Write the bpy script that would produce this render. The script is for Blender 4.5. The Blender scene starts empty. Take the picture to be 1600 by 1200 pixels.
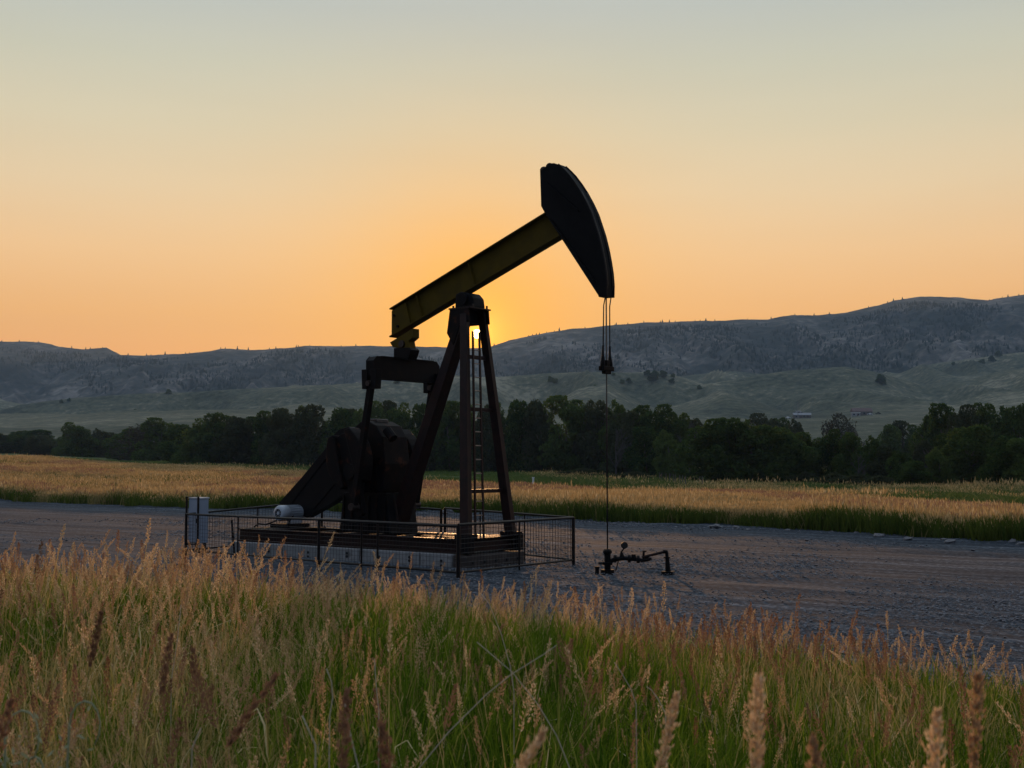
import bpy, math, random
import numpy as np
from mathutils import Vector, Matrix, Euler

random.seed(7)
RNG = np.random.default_rng(7)
scene = bpy.context.scene
COL = scene.collection

# ------------------------------------------------------------------ camera
CAM_H = 2.4
FPX = 1900.0                      # focal length in pixels of a 1600 px wide picture
PITCH = math.atan(125.0 / FPX)
CP, SP = math.cos(PITCH), math.sin(PITCH)
cam_data = bpy.data.cameras.new('camera')
cam_data.lens = 36.0 * FPX / 1600.0
cam_data.sensor_width = 36.0
cam_data.clip_start = 0.1
cam_data.clip_end = 20000.0
cam_data.dof.use_dof = True
cam_data.dof.focus_distance = 24.0
cam_data.dof.aperture_fstop = 8.0
cam = bpy.data.objects.new('camera', cam_data)
cam.location = (0, 0, CAM_H)
cam.rotation_euler = (math.pi / 2 + PITCH, 0, 0)
COL.objects.link(cam)
scene.camera = cam

# ------------------------------------------------------------------ world + sun
SUN_AZ = math.atan((745 - 800) / FPX)                 # to the left of the view axis
SUN_EL = math.radians(6.12)
SUN_DIR = Vector((math.sin(SUN_AZ) * math.cos(SUN_EL), math.cos(SUN_AZ) * math.cos(SUN_EL), math.sin(SUN_EL)))


def s2l(c):
    return tuple(((x / 255.0) / 12.92 if x / 255.0 <= 0.04045 else ((x / 255.0 + 0.055) / 1.055) ** 2.4) for x in c)


world = bpy.data.worlds.new('World')
scene.world = world
world.use_nodes = True
wn, wl = world.node_tree.nodes, world.node_tree.links
wn.clear()


def wnode(t, **k):
    n = wn.new(t)
    for a, b in k.items():
        setattr(n, a, b)
    return n


def wmath(op, a, b=None, clamp=False):
    n = wnode('ShaderNodeMath', operation=op, use_clamp=clamp)
    for i, x in enumerate((a, b)):
        if x is None:
            continue
        if isinstance(x, (int, float)):
            n.inputs[i].default_value = x
        else:
            wl.new(x, n.inputs[i])
    return n.outputs[0]


def wramp(fac, stops, interp='LINEAR'):
    n = wnode('ShaderNodeValToRGB')
    n.color_ramp.interpolation = interp
    els = n.color_ramp.elements
    while len(els) > 1:
        els.remove(els[-1])
    els[0].position, els[0].color = stops[0][0], (*stops[0][1], 1)
    for p, c in stops[1:]:
        e = els.new(p)
        e.color = (*c, 1)
    wl.new(fac, n.inputs[0])
    return n.outputs[0]


def wmix(fac, a, b, mode='MIX'):
    n = wnode('ShaderNodeMix', data_type='RGBA', blend_type=mode)
    for s, x in ((n.inputs[0], fac), (n.inputs[6], a), (n.inputs[7], b)):
        if isinstance(x, (int, float)):
            s.default_value = x
        elif isinstance(x, tuple):
            s.default_value = (*x, 1)
        else:
            wl.new(x, s)
    return n.outputs[2]


tc = wnode('ShaderNodeTexCoord')
sep = wnode('ShaderNodeSeparateXYZ')
wl.new(tc.outputs['Generated'], sep.inputs[0])
elev = wmath('MAXIMUM', sep.outputs[2], 0.0)
sunward = wramp(elev, [
    (0.0, s2l((255, 168, 84))), (0.085, s2l((255, 179, 98))), (0.118, s2l((255, 188, 108))), (0.168, s2l((250, 202, 142))),
    (0.218, s2l((238, 210, 166))), (0.265, s2l((221, 208, 175))), (0.312, s2l((205, 203, 181))),
    (0.357, s2l((190, 195, 187))), (0.50, s2l((190, 200, 204))), (0.75, s2l((188, 201, 216))), (1.0, s2l((186, 201, 222)))])
away = wramp(elev, [
    (0.0, s2l((62, 68, 84))), (0.12, s2l((74, 78, 94))), (0.3, s2l((100, 116, 142))),
    (0.6, s2l((150, 170, 200))), (1.0, s2l((186, 201, 222)))])
# how far the direction is from the sun's azimuth
hor = wnode('ShaderNodeVectorMath', operation='MULTIPLY')
wl.new(tc.outputs['Generated'], hor.inputs[0])
hor.inputs[1].default_value = (1, 1, 0)
hn = wnode('ShaderNodeVectorMath', operation='NORMALIZE')
wl.new(hor.outputs[0], hn.inputs[0])
hd = wnode('ShaderNodeVectorMath', operation='DOT_PRODUCT')
wl.new(hn.outputs[0], hd.inputs[0])
hd.inputs[1].default_value = (math.sin(SUN_AZ), math.cos(SUN_AZ), 0)
mr = wnode('ShaderNodeMapRange', interpolation_type='SMOOTHSTEP')
mr.inputs['From Min'].default_value = -0.35
mr.inputs['From Max'].default_value = 1.0
wl.new(hd.outputs['Value'], mr.inputs['Value'])
sky_base = wmix(mr.outputs[0], away, sunward)
# slight darkening away from the sun along the horizon inside the view
mr2 = wnode('ShaderNodeMapRange')
mr2.inputs['From Min'].default_value = 0.90
mr2.inputs['From Max'].default_value = 1.0
mr2.inputs['To Min'].default_value = 0.97
mr2.inputs['To Max'].default_value = 1.0
wl.new(hd.outputs['Value'], mr2.inputs['Value'])
sky_base = wmix(1.0, sky_base, mr2.outputs[0], 'MULTIPLY')
# aureole round the sun
sd = wnode('ShaderNodeVectorMath', operation='DOT_PRODUCT')
nrm = wnode('ShaderNodeVectorMath', operation='NORMALIZE')
wl.new(tc.outputs['Generated'], nrm.inputs[0])
wl.new(nrm.outputs[0], sd.inputs[0])
sd.inputs[1].default_value = SUN_DIR
ang = wmath('ARCCOSINE', wmath('MINIMUM', sd.outputs['Value'], 0.9999999))


def glow(width_deg, power=1.0):
    x = wmath('DIVIDE', ang, math.radians(width_deg))
    if power != 1.0:
        x = wmath('POWER', x, power)
    return wmath('EXPONENT', wmath('MULTIPLY', x, -1.0))


g1 = glow(5.4, 1.4)
g2 = glow(8.5, 1.5)
yel = wmix(wmath('MULTIPLY', g2, 0.14), sky_base, s2l((255, 196, 98)))
yel = wmix(g1, yel, (1.2, 0.50, 0.0))
g3 = glow(0.75)
yel = wmix(g3, yel, (3.2, 1.25, 0.10))
disc = wmath('LESS_THAN', ang, math.radians(0.21))
yel = wmix(disc, yel, (14.0, 10.0, 4.0))
# faint streaks of dust in the air
nz = wnode('ShaderNodeTexNoise')
nz.inputs['Scale'].default_value = 2.2
nz.inputs['Detail'].default_value = 4.0
mp = wnode('ShaderNodeMapping')
mp.inputs['Scale'].default_value = (1.0, 1.0, 7.0)
wl.new(tc.outputs['Generated'], mp.inputs[0])
wl.new(mp.outputs[0], nz.inputs[0])
mr3 = wnode('ShaderNodeMapRange')
mr3.inputs['To Min'].default_value = 0.95
mr3.inputs['To Max'].default_value = 1.05
wl.new(nz.outputs[0], mr3.inputs['Value'])
yel = wmix(1.0, yel, mr3.outputs[0], 'MULTIPLY')
bg = wnode('ShaderNodeBackground')
wl.new(yel, bg.inputs[0])
bg.inputs[1].default_value = 1.04
sky = wnode('ShaderNodeTexSky', sky_type='NISHITA')
sky.sun_disc = False
sky.sun_elevation = SUN_EL
sky.sun_rotation = SUN_AZ
sky.dust_density = 3.0
bg2 = wnode('ShaderNodeBackground')
wl.new(sky.outputs[0], bg2.inputs[0])
bg2.inputs[1].default_value = 0.0008
add = wnode('ShaderNodeAddShader')
wl.new(bg.outputs[0], add.inputs[0])
wl.new(bg2.outputs[0], add.inputs[1])
wo = wnode('ShaderNodeOutputWorld')
wl.new(add.outputs[0], wo.inputs[0])
world.cycles.sampling_method = 'MANUAL'
world.cycles.sample_map_resolution = 1024

sun_data = bpy.data.lights.new('sun', 'SUN')
sun_data.energy = 2.0
sun_data.angle = math.radians(0.53)
sun_data.color = (1.0, 0.52, 0.22)
sun = bpy.data.objects.new('sun', sun_data)
sun.rotation_euler = (-SUN_DIR).to_track_quat('-Z', 'Y').to_euler()
sun.location = SUN_DIR * 100
COL.objects.link(sun)

scene.view_settings.view_transform = 'Standard'
scene.view_settings.look = 'None'
scene.view_settings.gamma = 1.0
scene.view_settings.exposure = 0.0
scene.view_settings.use_curve_mapping = False
scene.cycles.max_bounces = 6
scene.cycles.transparent_max_bounces = 8
scene.cycles.volume_bounces = 1
scene.cycles.sample_clamp_indirect = 4.0


# ------------------------------------------------------------------ pixel helpers
def ray(u, v):
    """direction of the sight line through a spot of the 1600x1200 photograph"""
    a, b = (u - 800.0) / FPX, (600.0 - v) / FPX
    return np.array([a, CP - b * SP, SP + b * CP])


def P(u, v, Y):
    d = ray(u, v)
    k = Y / d[1]
    return np.array([d[0] * k, Y, CAM_H + d[2] * k])


def G(u, v, z=0.0):
    d = ray(u, v)
    k = (z - CAM_H) / d[2]
    return np.array([d[0] * k, d[1] * k, z])


TH = math.radians(38.0)
E1 = np.array([math.cos(TH), -math.sin(TH)])      # along the walking beam, towards the well
E2 = np.array([math.sin(TH), math.cos(TH)])       # across it, away from the camera
WELL = np.array([2.09, 26.8])


def PJ(u, v, t=0.0):
    """(s, z) on the upright plane at offset t across the pumping unit"""
    d = ray(u, v)
    k = (t + WELL @ E2) / (d[:2] @ E2)
    p = d[:2] * k
    return ((p - WELL) @ E1, CAM_H + d[2] * k)


def W2(s, t):
    return WELL + s * E1 + t * E2


# ------------------------------------------------------------------ noise
def _hash(ix, iy, seed):
    h = (ix.astype(np.int64) * 374761393 + iy.astype(np.int64) * 668265263 + seed * 1442695041) & 0xFFFFFFFF
    h = ((h ^ (h >> 13)) * 1274126177) & 0xFFFFFFFF
    return ((h ^ (h >> 16)) & 0xFFFF) / 65535.0


def vnoise(x, y, seed=0):
    x = np.asarray(x, float)
    y = np.asarray(y, float)
    ix, iy = np.floor(x), np.floor(y)
    fx, fy = x - ix, y - iy
    fx, fy = fx * fx * (3 - 2 * fx), fy * fy * (3 - 2 * fy)
    a, b = _hash(ix, iy, seed), _hash(ix + 1, iy, seed)
    c, d = _hash(ix, iy + 1, seed), _hash(ix + 1, iy + 1, seed)
    return (a + (b - a) * fx) * (1 - fy) + (c + (d - c) * fx) * fy - 0.5


def fbm(x, y, seed=0, octv=4):
    s, a = 0.0, 1.0
    for i in range(octv):
        s = s + a * vnoise(x * 2 ** i, y * 2 ** i, seed + i * 17)
        a *= 0.5
    return s


def ridged(x, y, seed=0, octv=4):
    s, a = 0.0, 1.0
    for i in range(octv):
        s = s + a * (0.5 - np.abs(vnoise(x * 2 ** i, y * 2 ** i, seed + i * 29)) * 2)
        a *= 0.5
    return s


# ------------------------------------------------------------------ terrain
EDGE_A, EDGE_B = np.array([-14.0, 19.0]), np.array([8.0, 8.5])        # near rim of the gravel, foot of the bank
_ed = (EDGE_B - EDGE_A) / np.linalg.norm(EDGE_B - EDGE_A)
_en = np.array([_ed[1], -_ed[0]])
if _en @ (np.array([0, 0]) - EDGE_A) < 0:
    _en = -_en


EDGE_X = np.array([-130, -40, -14, -7, -3.3, 0, 2.3, 3.9, 8, 20, 60], float)
EDGE_Y = np.array([60, 30, 19, 16, 14.6, 12.8, 11.0, 9.2, 5, -2, -30], float)


def edge_y(X):
    return np.interp(X, EDGE_X, EDGE_Y)


def bank_q(X, Y):
    q = (edge_y(X) - Y) * 0.85
    return q + 0.7 * fbm(X * 0.35, Y * 0.35, 5, 3)


TU = np.array([-1500, 0, 300, 700, 1100, 1600, 3000], float)
TY = np.array([0, 30, 60, 80, 100, 130, 160, 200, 250, 320, 420, 600], float)
TZ = np.array([
    [0, 0, 0, 0, .6, 1.6, 2.4, 3.2, 3.6, 4.6, 6.2, 10],
    [0, 0, 0, 0, .6, 1.5, 2.2, 3.0, 3.4, 4.3, 5.9, 9],
    [0, 0, 0, .1, .4, .8, 1.2, 1.7, 2.0, 2.8, 4., 8],
    [0, 0, 0, 0, .05, .2, .35, .6, .9, 1.5, 3., 7],
    [0, 0, 0, -.15, -.3, -.25, -.1, .1, .3, 1., 2.5, 6],
    [0, 0, -.3, -.5, -.5, -.3, -.1, .1, .3, .8, 2., 6],
    [0, 0, -.3, -.5, -.5, -.3, -.1, .1, .3, .8, 2., 6]])


def _table(U, Y, us, ys, tab):
    U = np.clip(U, us[0], us[-1])
    Y = np.clip(Y, ys[0], ys[-1])
    i = np.clip(np.searchsorted(us, U, side='right') - 1, 0, len(us) - 2)
    j = np.clip(np.searchsorted(ys, Y, side='right') - 1, 0, len(ys) - 2)
    a = (U - us[i]) / (us[i + 1] - us[i])
    b = (Y - ys[j]) / (ys[j + 1] - ys[j])
    a = a * a * (3 - 2 * a)
    return (tab[i, j] * (1 - a) + tab[i + 1, j] * a) * (1 - b) + (tab[i, j + 1] * (1 - a) + tab[i + 1, j + 1] * a) * b


def zvalley(X, Y):
    X = np.asarray(X, float)
    Y = np.asarray(Y, float)
    U = 800 + FPX * X / np.maximum(Y, 25.0)
    z = _table(U, Y, TU, TY, TZ)
    q = bank_q(X, Y)
    s = np.clip((q + 0.6) / 4.6, 0, 1)
    ub = 800 + FPX * X / np.maximum(Y, 3.0)
    bank = np.interp(ub, [-500, 250, 700, 1150, 1600, 3000], [.80, .74, .62, .50, .36, .36]) * s * s * (3 - 2 * s)
    far = np.clip((Y - 55) / 60, 0, 1)
    return z + bank + far * 0.35 * fbm(X * 0.06, Y * 0.06, 11, 3) + 0.03 * fbm(X * 0.8, Y * 0.8, 3, 2)


def ground_z(x, y):
    return float(zvalley(np.array([x]), np.array([y]))[0])


# far rim of the gravel, as ground points seen in the photograph
RIM_UV = [(-900, 742), (-300, 771), (0, 784), (270, 796), (480, 800), (700, 801), (900, 811), (1100, 822), (1350, 832), (1600, 846), (2000, 868), (3000, 930)]
RIM = np.array([G(u, v, 0.0)[:2] for u, v in RIM_UV])


def rim_y(X):
    o = np.argsort(RIM[:, 0])
    return np.interp(X, RIM[o, 0], RIM[o, 1])


# hills: rows of skyline heights at growing distance
def vz(u, v, Y):
    return P(u, v, Y)[2]


UH = np.linspace(-700, 2300, 601)


def prof(pts):
    xs, ys = zip(*pts)
    return np.interp(UH, xs, ys)


C_LOW = prof([(-700, 668), (0, 670), (300, 660), (700, 660), (1100, 668), (1300, 664), (1600, 652), (2300, 640)])
C_MID = prof([(-700, 655), (0, 655), (300, 640), (700, 640), (1100, 655), (1300, 652), (1450, 640), (1600, 634), (2300, 620)])
C_F1 = prof([(-700, 650), (-100, 648), (0, 640), (30, 632), (60, 628), (110, 621), (200, 615), (330, 609), (500, 603), (600, 596), (780, 588),
             (840, 583), (960, 580), (1030, 580), (1060, 588), (1100, 600), (1150, 592), (1200, 583), (1240, 578), (1320, 573), (1370, 582), (1440, 600), (1500, 596), (1560, 580), (1600, 575), (2300, 560)])
C_F2 = prof([(-700, 640), (0, 625), (40, 632), (90, 640), (300, 620), (700, 605), (1030, 592), (1080, 586), (1150, 580), (1250, 590), (1380, 591), (1420, 582), (1450, 570), (1500, 562), (1590, 551), (1700, 550), (2300, 540)])
C_R = prof([(-700, 520), (-200, 545), (0, 550), (190, 554), (240, 555), (290, 553), (350, 545), (400, 547), (480, 541), (560, 541), (640, 541), (720, 543), (760, 542), (800, 531), (850, 520), (900, 513),
            (950, 508), (1000, 505), (1100, 501), (1150, 500), (1200, 499), (1240, 491), (1280, 492), (1320, 488), (1370, 478), (1400, 469), (1440, 463), (1500, 466), (1545, 470), (1570, 464), (1600, 460), (1700, 452), (2300, 470)])
C_B = prof([(-700, 505), (-200, 540), (0, 533), (60, 534), (90, 541), (130, 546), (165, 543), (190, 556), (260, 580), (2300, 585)])
C_M2 = prof([(-700, 665), (0, 655), (180, 641), (300, 643), (450, 625), (600, 632), (800, 603), (900, 601), (960, 613), (1100, 620), (1180, 612), (1240, 622), (1400, 626), (1500, 613), (1600, 607), (2300, 600)])
HY = [600, 800, 1050, 1200, 1290, 1450, 1620, 1900, 2050, 2350, 2700, 2850, 3150, 3400]


def hz(row, Y):
    return np.array([vz(u, v, Y) for u, v in zip(UH, row)])


_z0 = _table(UH, np.full(UH.shape, 600.0), TU, TY, TZ)
r_low, r_mid, r_f1 = hz(C_LOW, 800), hz(C_MID, 1050), hz(C_F1, 1450)
r_f2, r_r, r_b = hz(C_F2, 1900), hz(C_R, 2700), hz(C_B, 3150)
r_m1 = r_f2 + (r_r - r_f2) * 0.45
r_m2 = hz(C_M2, 1200)
HT = np.stack([_z0, r_low, r_mid, r_m2, r_m2 - 7, r_f1, r_f1 - 18, r_f2, r_f2 - 4, r_m1, r_r, r_r - 30, r_b, r_b - 60], 1)


def zhill(U, Y):
    z = _table(U, Y, UH, np.array(HY, float), HT)
    X = (U - 800) / FPX * Y
    near_crest = np.ones_like(Y)
    for c, wc in ((1450, 80.0), (1900, 90.0), (2700, 300.0), (3150, 300.0)):
        near_crest = np.minimum(near_crest, np.clip((np.abs(Y - c) / wc) ** (1.0 if wc < 200 else 1.4), 0.04, 1))
    a = np.clip((Y - 1060) / 260, 0, 1)
    rough = np.where(Y > 1980, 1.0, 0.0)
    w = X + 60 * fbm(X * 0.004, Y * 0.004, 61, 3)
    g = ridged(w * 0.0062, Y * 0.0017, 21, 5)
    g2_ = ridged(w * 0.016, Y * 0.008, 41, 4)
    gs = ridged(w * 0.0075, Y * 0.0026 + X * 0.001, 81, 2)
    z = z + a * near_crest * ((8 + 36 * rough) * (g - 0.3) + (4 + 17 * rough) * (g2_ - 0.3) + (1 - rough) * 52 * (gs - 0.35))
    z = z + a * fbm(X * 0.03, Y * 0.03, 51, 3) * (1.8 + 3.2 * rough) * np.clip(near_crest, 0.4, 1)
    return z


# ------------------------------------------------------------------ materials
def newmat(name):
    m = bpy.data.materials.new(name)
    m.use_nodes = True
    m.node_tree.nodes.clear()
    return m, m.node_tree.nodes, m.node_tree.links


def paint(name, c1, c2=None, scale=6.0, rough=0.6, metal=0.0, detail=6.0, bump=0.0, bscale=None, lo=0.4, hi=0.62, c3=None, stretch=None, spec=0.5):
    """worn solid surface: two (or three) colours broken up by noise, with fine relief"""
    m, n, l = newmat(name)
    out = n.new('ShaderNodeOutputMaterial')
    b = n.new('ShaderNodeBsdfPrincipled')
    b.inputs['Roughness'].default_value = rough
    b.inputs['Metallic'].default_value = metal
    b.inputs['Specular IOR Level'].default_value = spec
    tcn = n.new('ShaderNodeTexCoord')
    mpn = n.new('ShaderNodeMapping')
    if stretch:
        mpn.inputs['Scale'].default_value = stretch
    l.new(tcn.outputs['Object'], mpn.inputs[0])
    nz1 = n.new('ShaderNodeTexNoise')
    nz1.inputs['Scale'].default_value = scale
    nz1.inputs['Detail'].default_value = detail
    l.new(mpn.outputs[0], nz1.inputs[0])
    rp = n.new('ShaderNodeValToRGB')
    e = rp.color_ramp.elements
    e[0].position, e[0].color = lo, (*c1, 1)
    e[1].position, e[1].color = hi, (*(c2 or c1), 1)
    if c3:
        x = e.new(min(0.95, hi + 0.12))
        x.color = (*c3, 1)
    l.new(nz1.outputs[0], rp.inputs[0])
    l.new(rp.outputs[0], b.inputs['Base Color'])
    if bump:
        nb = n.new('ShaderNodeTexNoise')
        nb.inputs['Scale'].default_value = bscale or scale * 6
        nb.inputs['Detail'].default_value = 5
        l.new(mpn.outputs[0], nb.inputs[0])
        bp = n.new('ShaderNodeBump')
        bp.inputs['Strength'].default_value = bump
        bp.inputs['Distance'].default_value = 0.02
        l.new(nb.outputs[0], bp.inputs['Height'])
        l.new(bp.outputs[0], b.inputs['Normal'])
    l.new(b.outputs[0], out.inputs[0])
    return m


def leafmat(name, c1, c2, trans=0.4, rough=0.7, c3=None):
    """thin leaf: diffuse and translucent, tint differs from plant to plant"""
    m, n, l = newmat(name)
    out = n.new('ShaderNodeOutputMaterial')
    oi = n.new('ShaderNodeObjectInfo')
    ge = n.new('ShaderNodeNewGeometry')
    mx0 = n.new('ShaderNodeMath')
    mx0.operation = 'MULTIPLY'
    mx0.inputs[1].default_value = 0.55
    l.new(oi.outputs['Random'], mx0.inputs[0])
    mx1 = n.new('ShaderNodeMath')
    mx1.operation = 'MULTIPLY_ADD'
    mx1.inputs[1].default_value = 0.45
    l.new(ge.outputs['Random Per Island'], mx1.inputs[0])
    l.new(mx0.outputs[0], mx1.inputs[2])
    rp = n.new('ShaderNodeValToRGB')
    e = rp.color_ramp.elements
    e[0].position, e[0].color = 0.1, (*c1, 1)
    e[1].position, e[1].color = 0.75, (*c2, 1)
    if c3:
        x = e.new(0.95)
        x.color = (*c3, 1)
    l.new(mx1.outputs[0], rp.inputs[0])
    d = n.new('ShaderNodeBsdfDiffuse')
    t = n.new('ShaderNodeBsdfTranslucent')
    mx = n.new('ShaderNodeMixShader')
    mx.inputs[0].default_value = trans
    l.new(rp.outputs[0], d.inputs[0])
    l.new(rp.outputs[0], t.inputs[0])
    l.new(d.outputs[0], mx.inputs[1])
    l.new(t.outputs[0], mx.inputs[2])
    l.new(mx.outputs[0], out.inputs[0])
    return m


def landmat(name, stops, scale, scale2, stretch=(1, 1, 1), rot=0.0, bump=0.3, bdist=0.05, fine=0.0, stops2=None, mask_scale=0.02, spec=0.2, fine_amp=0.5):
    """ground cover: broad patches, finer mottling and relief, in world metres"""
    m, n, l = newmat(name)
    out = n.new('ShaderNodeOutputMaterial')
    b = n.new('ShaderNodeBsdfPrincipled')
    b.inputs['Roughness'].default_value = 0.95
    b.inputs['Specular IOR Level'].default_value = spec
    ge = n.new('ShaderNodeNewGeometry')
    mpn = n.new('ShaderNodeMapping')
    mpn.inputs['Rotation'].default_value = (0, 0, rot)
    mpn.inputs['Scale'].default_value = stretch
    mp0 = n.new('ShaderNodeMapping')
    mp0.inputs['Rotation'].default_value = (0, 0, rot)
    l.new(ge.outputs['Position'], mp0.inputs[0])
    mpn.inputs['Rotation'].default_value = (0, 0, 0)
    l.new(mp0.outputs[0], mpn.inputs[0])

    def noise(sc, det, vec):
        q = n.new('ShaderNodeTexNoise')
        q.inputs['Scale'].default_value = sc
        q.inputs['Detail'].default_value = det
        q.inputs['Roughness'].default_value = 0.6
        l.new(vec, q.inputs[0])
        return q.outputs[0]

    def ramp(f, st):
        rp = n.new('ShaderNodeValToRGB')
        e = rp.color_ramp.elements
        e[0].position, e[0].color = st[0][0], (*st[0][1], 1)
        e[1].position, e[1].color = st[-1][0], (*st[-1][1], 1)
        for p, c in st[1:-1]:
            x = e.new(p)
            x.color = (*c, 1)
        l.new(f, rp.inputs[0])
        return rp.outputs[0]
    f1 = noise(scale, 6, mpn.outputs[0])
    f2 = noise(scale2, 5, ge.outputs['Position'])
    av = n.new('ShaderNodeMix')
    av.inputs[0].default_value = fine_amp
    l.new(f1, av.inputs[2])
    l.new(f2, av.inputs[3])
    col = ramp(av.outputs[0], stops)
    if stops2:
        c2 = ramp(av.outputs[0], stops2)
        mk = noise(mask_scale, 4, ge.outputs['Position'])
        mrn = n.new('ShaderNodeMapRange')
        mrn.inputs['From Min'].default_value = 0.44
        mrn.inputs['From Max'].default_value = 0.56
        l.new(mk, mrn.inputs['Value'])
        mx = n.new('ShaderNodeMix')
        mx.data_type = 'RGBA'
        l.new(mrn.outputs[0], mx.inputs[0])
        l.new(col, mx.inputs[6])
        l.new(c2, mx.inputs[7])
        col = mx.outputs[2]
    l.new(col, b.inputs['Base Color'])
    bp = n.new('ShaderNodeBump')
    bp.inputs['Strength'].default_value = bump
    bp.inputs['Distance'].default_value = bdist
    ad = n.new('ShaderNodeMath')
    ad.operation = 'ADD'
    l.new(f1, ad.inputs[0])
    l.new(f2, ad.inputs[1])
    l.new(ad.outputs[0], bp.inputs['Height'])
    l.new(bp.outputs[0], b.inputs['Normal'])
    l.new(b.outputs[0], out.inputs[0])
    return m


M = {}
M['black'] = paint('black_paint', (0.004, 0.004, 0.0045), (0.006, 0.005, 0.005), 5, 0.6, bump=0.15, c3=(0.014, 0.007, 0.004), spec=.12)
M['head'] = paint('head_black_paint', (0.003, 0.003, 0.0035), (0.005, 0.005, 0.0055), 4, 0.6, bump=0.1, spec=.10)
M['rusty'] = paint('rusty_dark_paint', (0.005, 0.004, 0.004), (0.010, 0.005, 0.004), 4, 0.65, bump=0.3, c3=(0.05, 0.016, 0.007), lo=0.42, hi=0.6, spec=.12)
M['red'] = paint('oxide_red_paint', (0.010, 0.0035, 0.0025), (0.020, 0.0055, 0.0035), 5, 0.5, bump=0.2, c3=(0.008, 0.004, 0.003), spec=.25)
M['steel'] = paint('worn_steel', (0.02, 0.014, 0.011), (0.04, 0.026, 0.02), 12, 0.4, metal=0.3, bump=0.15)
M['bright'] = paint('glint_bright_steel', (0.30, 0.20, 0.15), (0.20, 0.13, 0.10), 12, 0.32, metal=0.9)  # brighter copy of the steel, coloured for the light gleaming on the rungs
M['yellow'] = paint('faded_yellow_paint', (0.095, 0.060, 0.006), (0.075, 0.048, 0.006), 2.5, 0.7, bump=0.1, c3=(0.07, 0.042, 0.008), hi=0.6, spec=.1)
M['cable'] = paint('wire_rope', (0.02, 0.016, 0.014), (0.035, 0.022, 0.016), 40, 0.45, metal=0.5)
M['concrete'] = paint('weathered_concrete', (0.21, 0.21, 0.20), (0.27, 0.265, 0.255), 3, 0.9, bump=0.5, bscale=30, c3=(0.12, 0.115, 0.105), hi=0.58)
M['stained'] = paint('oil_stained_concrete', (0.03, 0.022, 0.018), (0.055, 0.042, 0.034), 4, 0.85, bump=0.5, bscale=30, c3=(0.09, 0.075, 0.062))
M['hole'] = paint('dark_recess', (0.01, 0.01, 0.01), None, 4, 0.9)
M['motor'] = paint('pale_grey_enamel', (0.42, 0.45, 0.48), (0.36, 0.39, 0.42), 8, 0.4, bump=0.05)
M['cabinet'] = paint('galvanised_cabinet', (0.30, 0.34, 0.40), (0.26, 0.30, 0.36), 3, 0.5, metal=0.0, bump=0.05)
M['cabinet_top'] = paint('sky_white_lid', (0.75, 0.74, 0.72), (0.65, 0.64, 0.62), 8, 0.3)  # lid colour whitened to carry the sky reflected in the cabinet's top
M['pipe'] = paint('dark_pipe', (0.006, 0.005, 0.004), (0.012, 0.007, 0.005), 9, 0.45, bump=0.2, spec=.25)
M['wire'] = paint('mesh_wire', (0.03, 0.025, 0.022), (0.05, 0.035, 0.028), 20, 0.5, metal=0.4)
M['white'] = paint('white_plastic', (0.7, 0.7, 0.7), (0.6, 0.6, 0.6), 8, 0.4)
M['rock'] = paint('pale_rock', (0.10, 0.10, 0.105), (0.17, 0.165, 0.165), 5, 0.9, bump=0.6, bscale=18)
M['stone'] = paint('gravel_stone', (0.09, 0.095, 0.105), (0.18, 0.18, 0.185), 3, 0.9)
M['wood'] = paint('grey_wood', (0.10, 0.085, 0.075), (0.16, 0.14, 0.12), 9, 0.9, stretch=(1, 1, .1))
M['bark'] = paint('bark', (0.06, 0.05, 0.045), (0.11, 0.10, 0.085), 5, 0.95, stretch=(1, 1, .3))
M['palebark'] = paint('pale_bark', (0.16, 0.15, 0.14), (0.24, 0.23, 0.21), 5, 0.95)
M['wall'] = paint('pale_siding', (0.3, 0.3, 0.3), (0.25, 0.25, 0.25), 2, 0.8)
M['roof'] = paint('weathered_roof', (0.09, 0.05, 0.045), (0.13, 0.08, 0.07), 2, 0.8)
M['roofw'] = paint('metal_roof', (0.20, 0.21, 0.22), (0.17, 0.18, 0.19), 2, 0.5)
M['glass'] = paint('dark_glass', (0.02, 0.025, 0.03), None, 2, 0.1)
M['leaf'] = leafmat('cottonwood_leaf', (0.022, 0.050, 0.014), (0.080, 0.120, 0.032), 0.45)
M['leaf2'] = leafmat('willow_leaf', (0.036, 0.048, 0.024), (0.060, 0.074, 0.036), 0.35)
M['leaf3'] = leafmat('dull_brown_leaf', (0.045, 0.045, 0.035), (0.07, 0.07, 0.055), 0.3)
M['twig'] = leafmat('bare_twig', (0.07, 0.065, 0.065), (0.11, 0.10, 0.10), 0.1)
M['pine'] = leafmat('conifer_needles', (0.010, 0.018, 0.012), (0.02, 0.03, 0.02), 0.1)
M['blade'] = leafmat('green_blade', (0.038, 0.090, 0.007), (0.17, 0.25, 0.022), 0.55, c3=(0.34, 0.29, 0.08))
M['stem'] = leafmat('straw_stem', (0.30, 0.23, 0.07), (0.60, 0.45, 0.17), 0.5, c3=(0.85, 0.70, 0.40))
M['seed'] = leafmat('seed_head', (0.34, 0.19, 0.10), (0.72, 0.50, 0.28), 0.55, c3=(0.95, 0.76, 0.50))
M['seedred'] = leafmat('rusty_seed_head', (0.24, 0.12, 0.065), (0.40, 0.22, 0.13), 0.45)
M['dry'] = leafmat('bleached_stalk', (0.50, 0.42, 0.30), (0.66, 0.58, 0.44), 0.3)
M['sage'] = leafmat('grey_green_weed', (0.30, 0.33, 0.20), (0.45, 0.48, 0.32), 0.45)
M['mstraw'] = leafmat('meadow_straw', (0.20, 0.17, 0.06), (0.36, 0.28, 0.12), 0.45, c3=(0.10, 0.14, 0.03))
M['mgreen'] = leafmat('meadow_green', (0.045, 0.080, 0.014), (0.12, 0.15, 0.028), 0.45)
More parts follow.
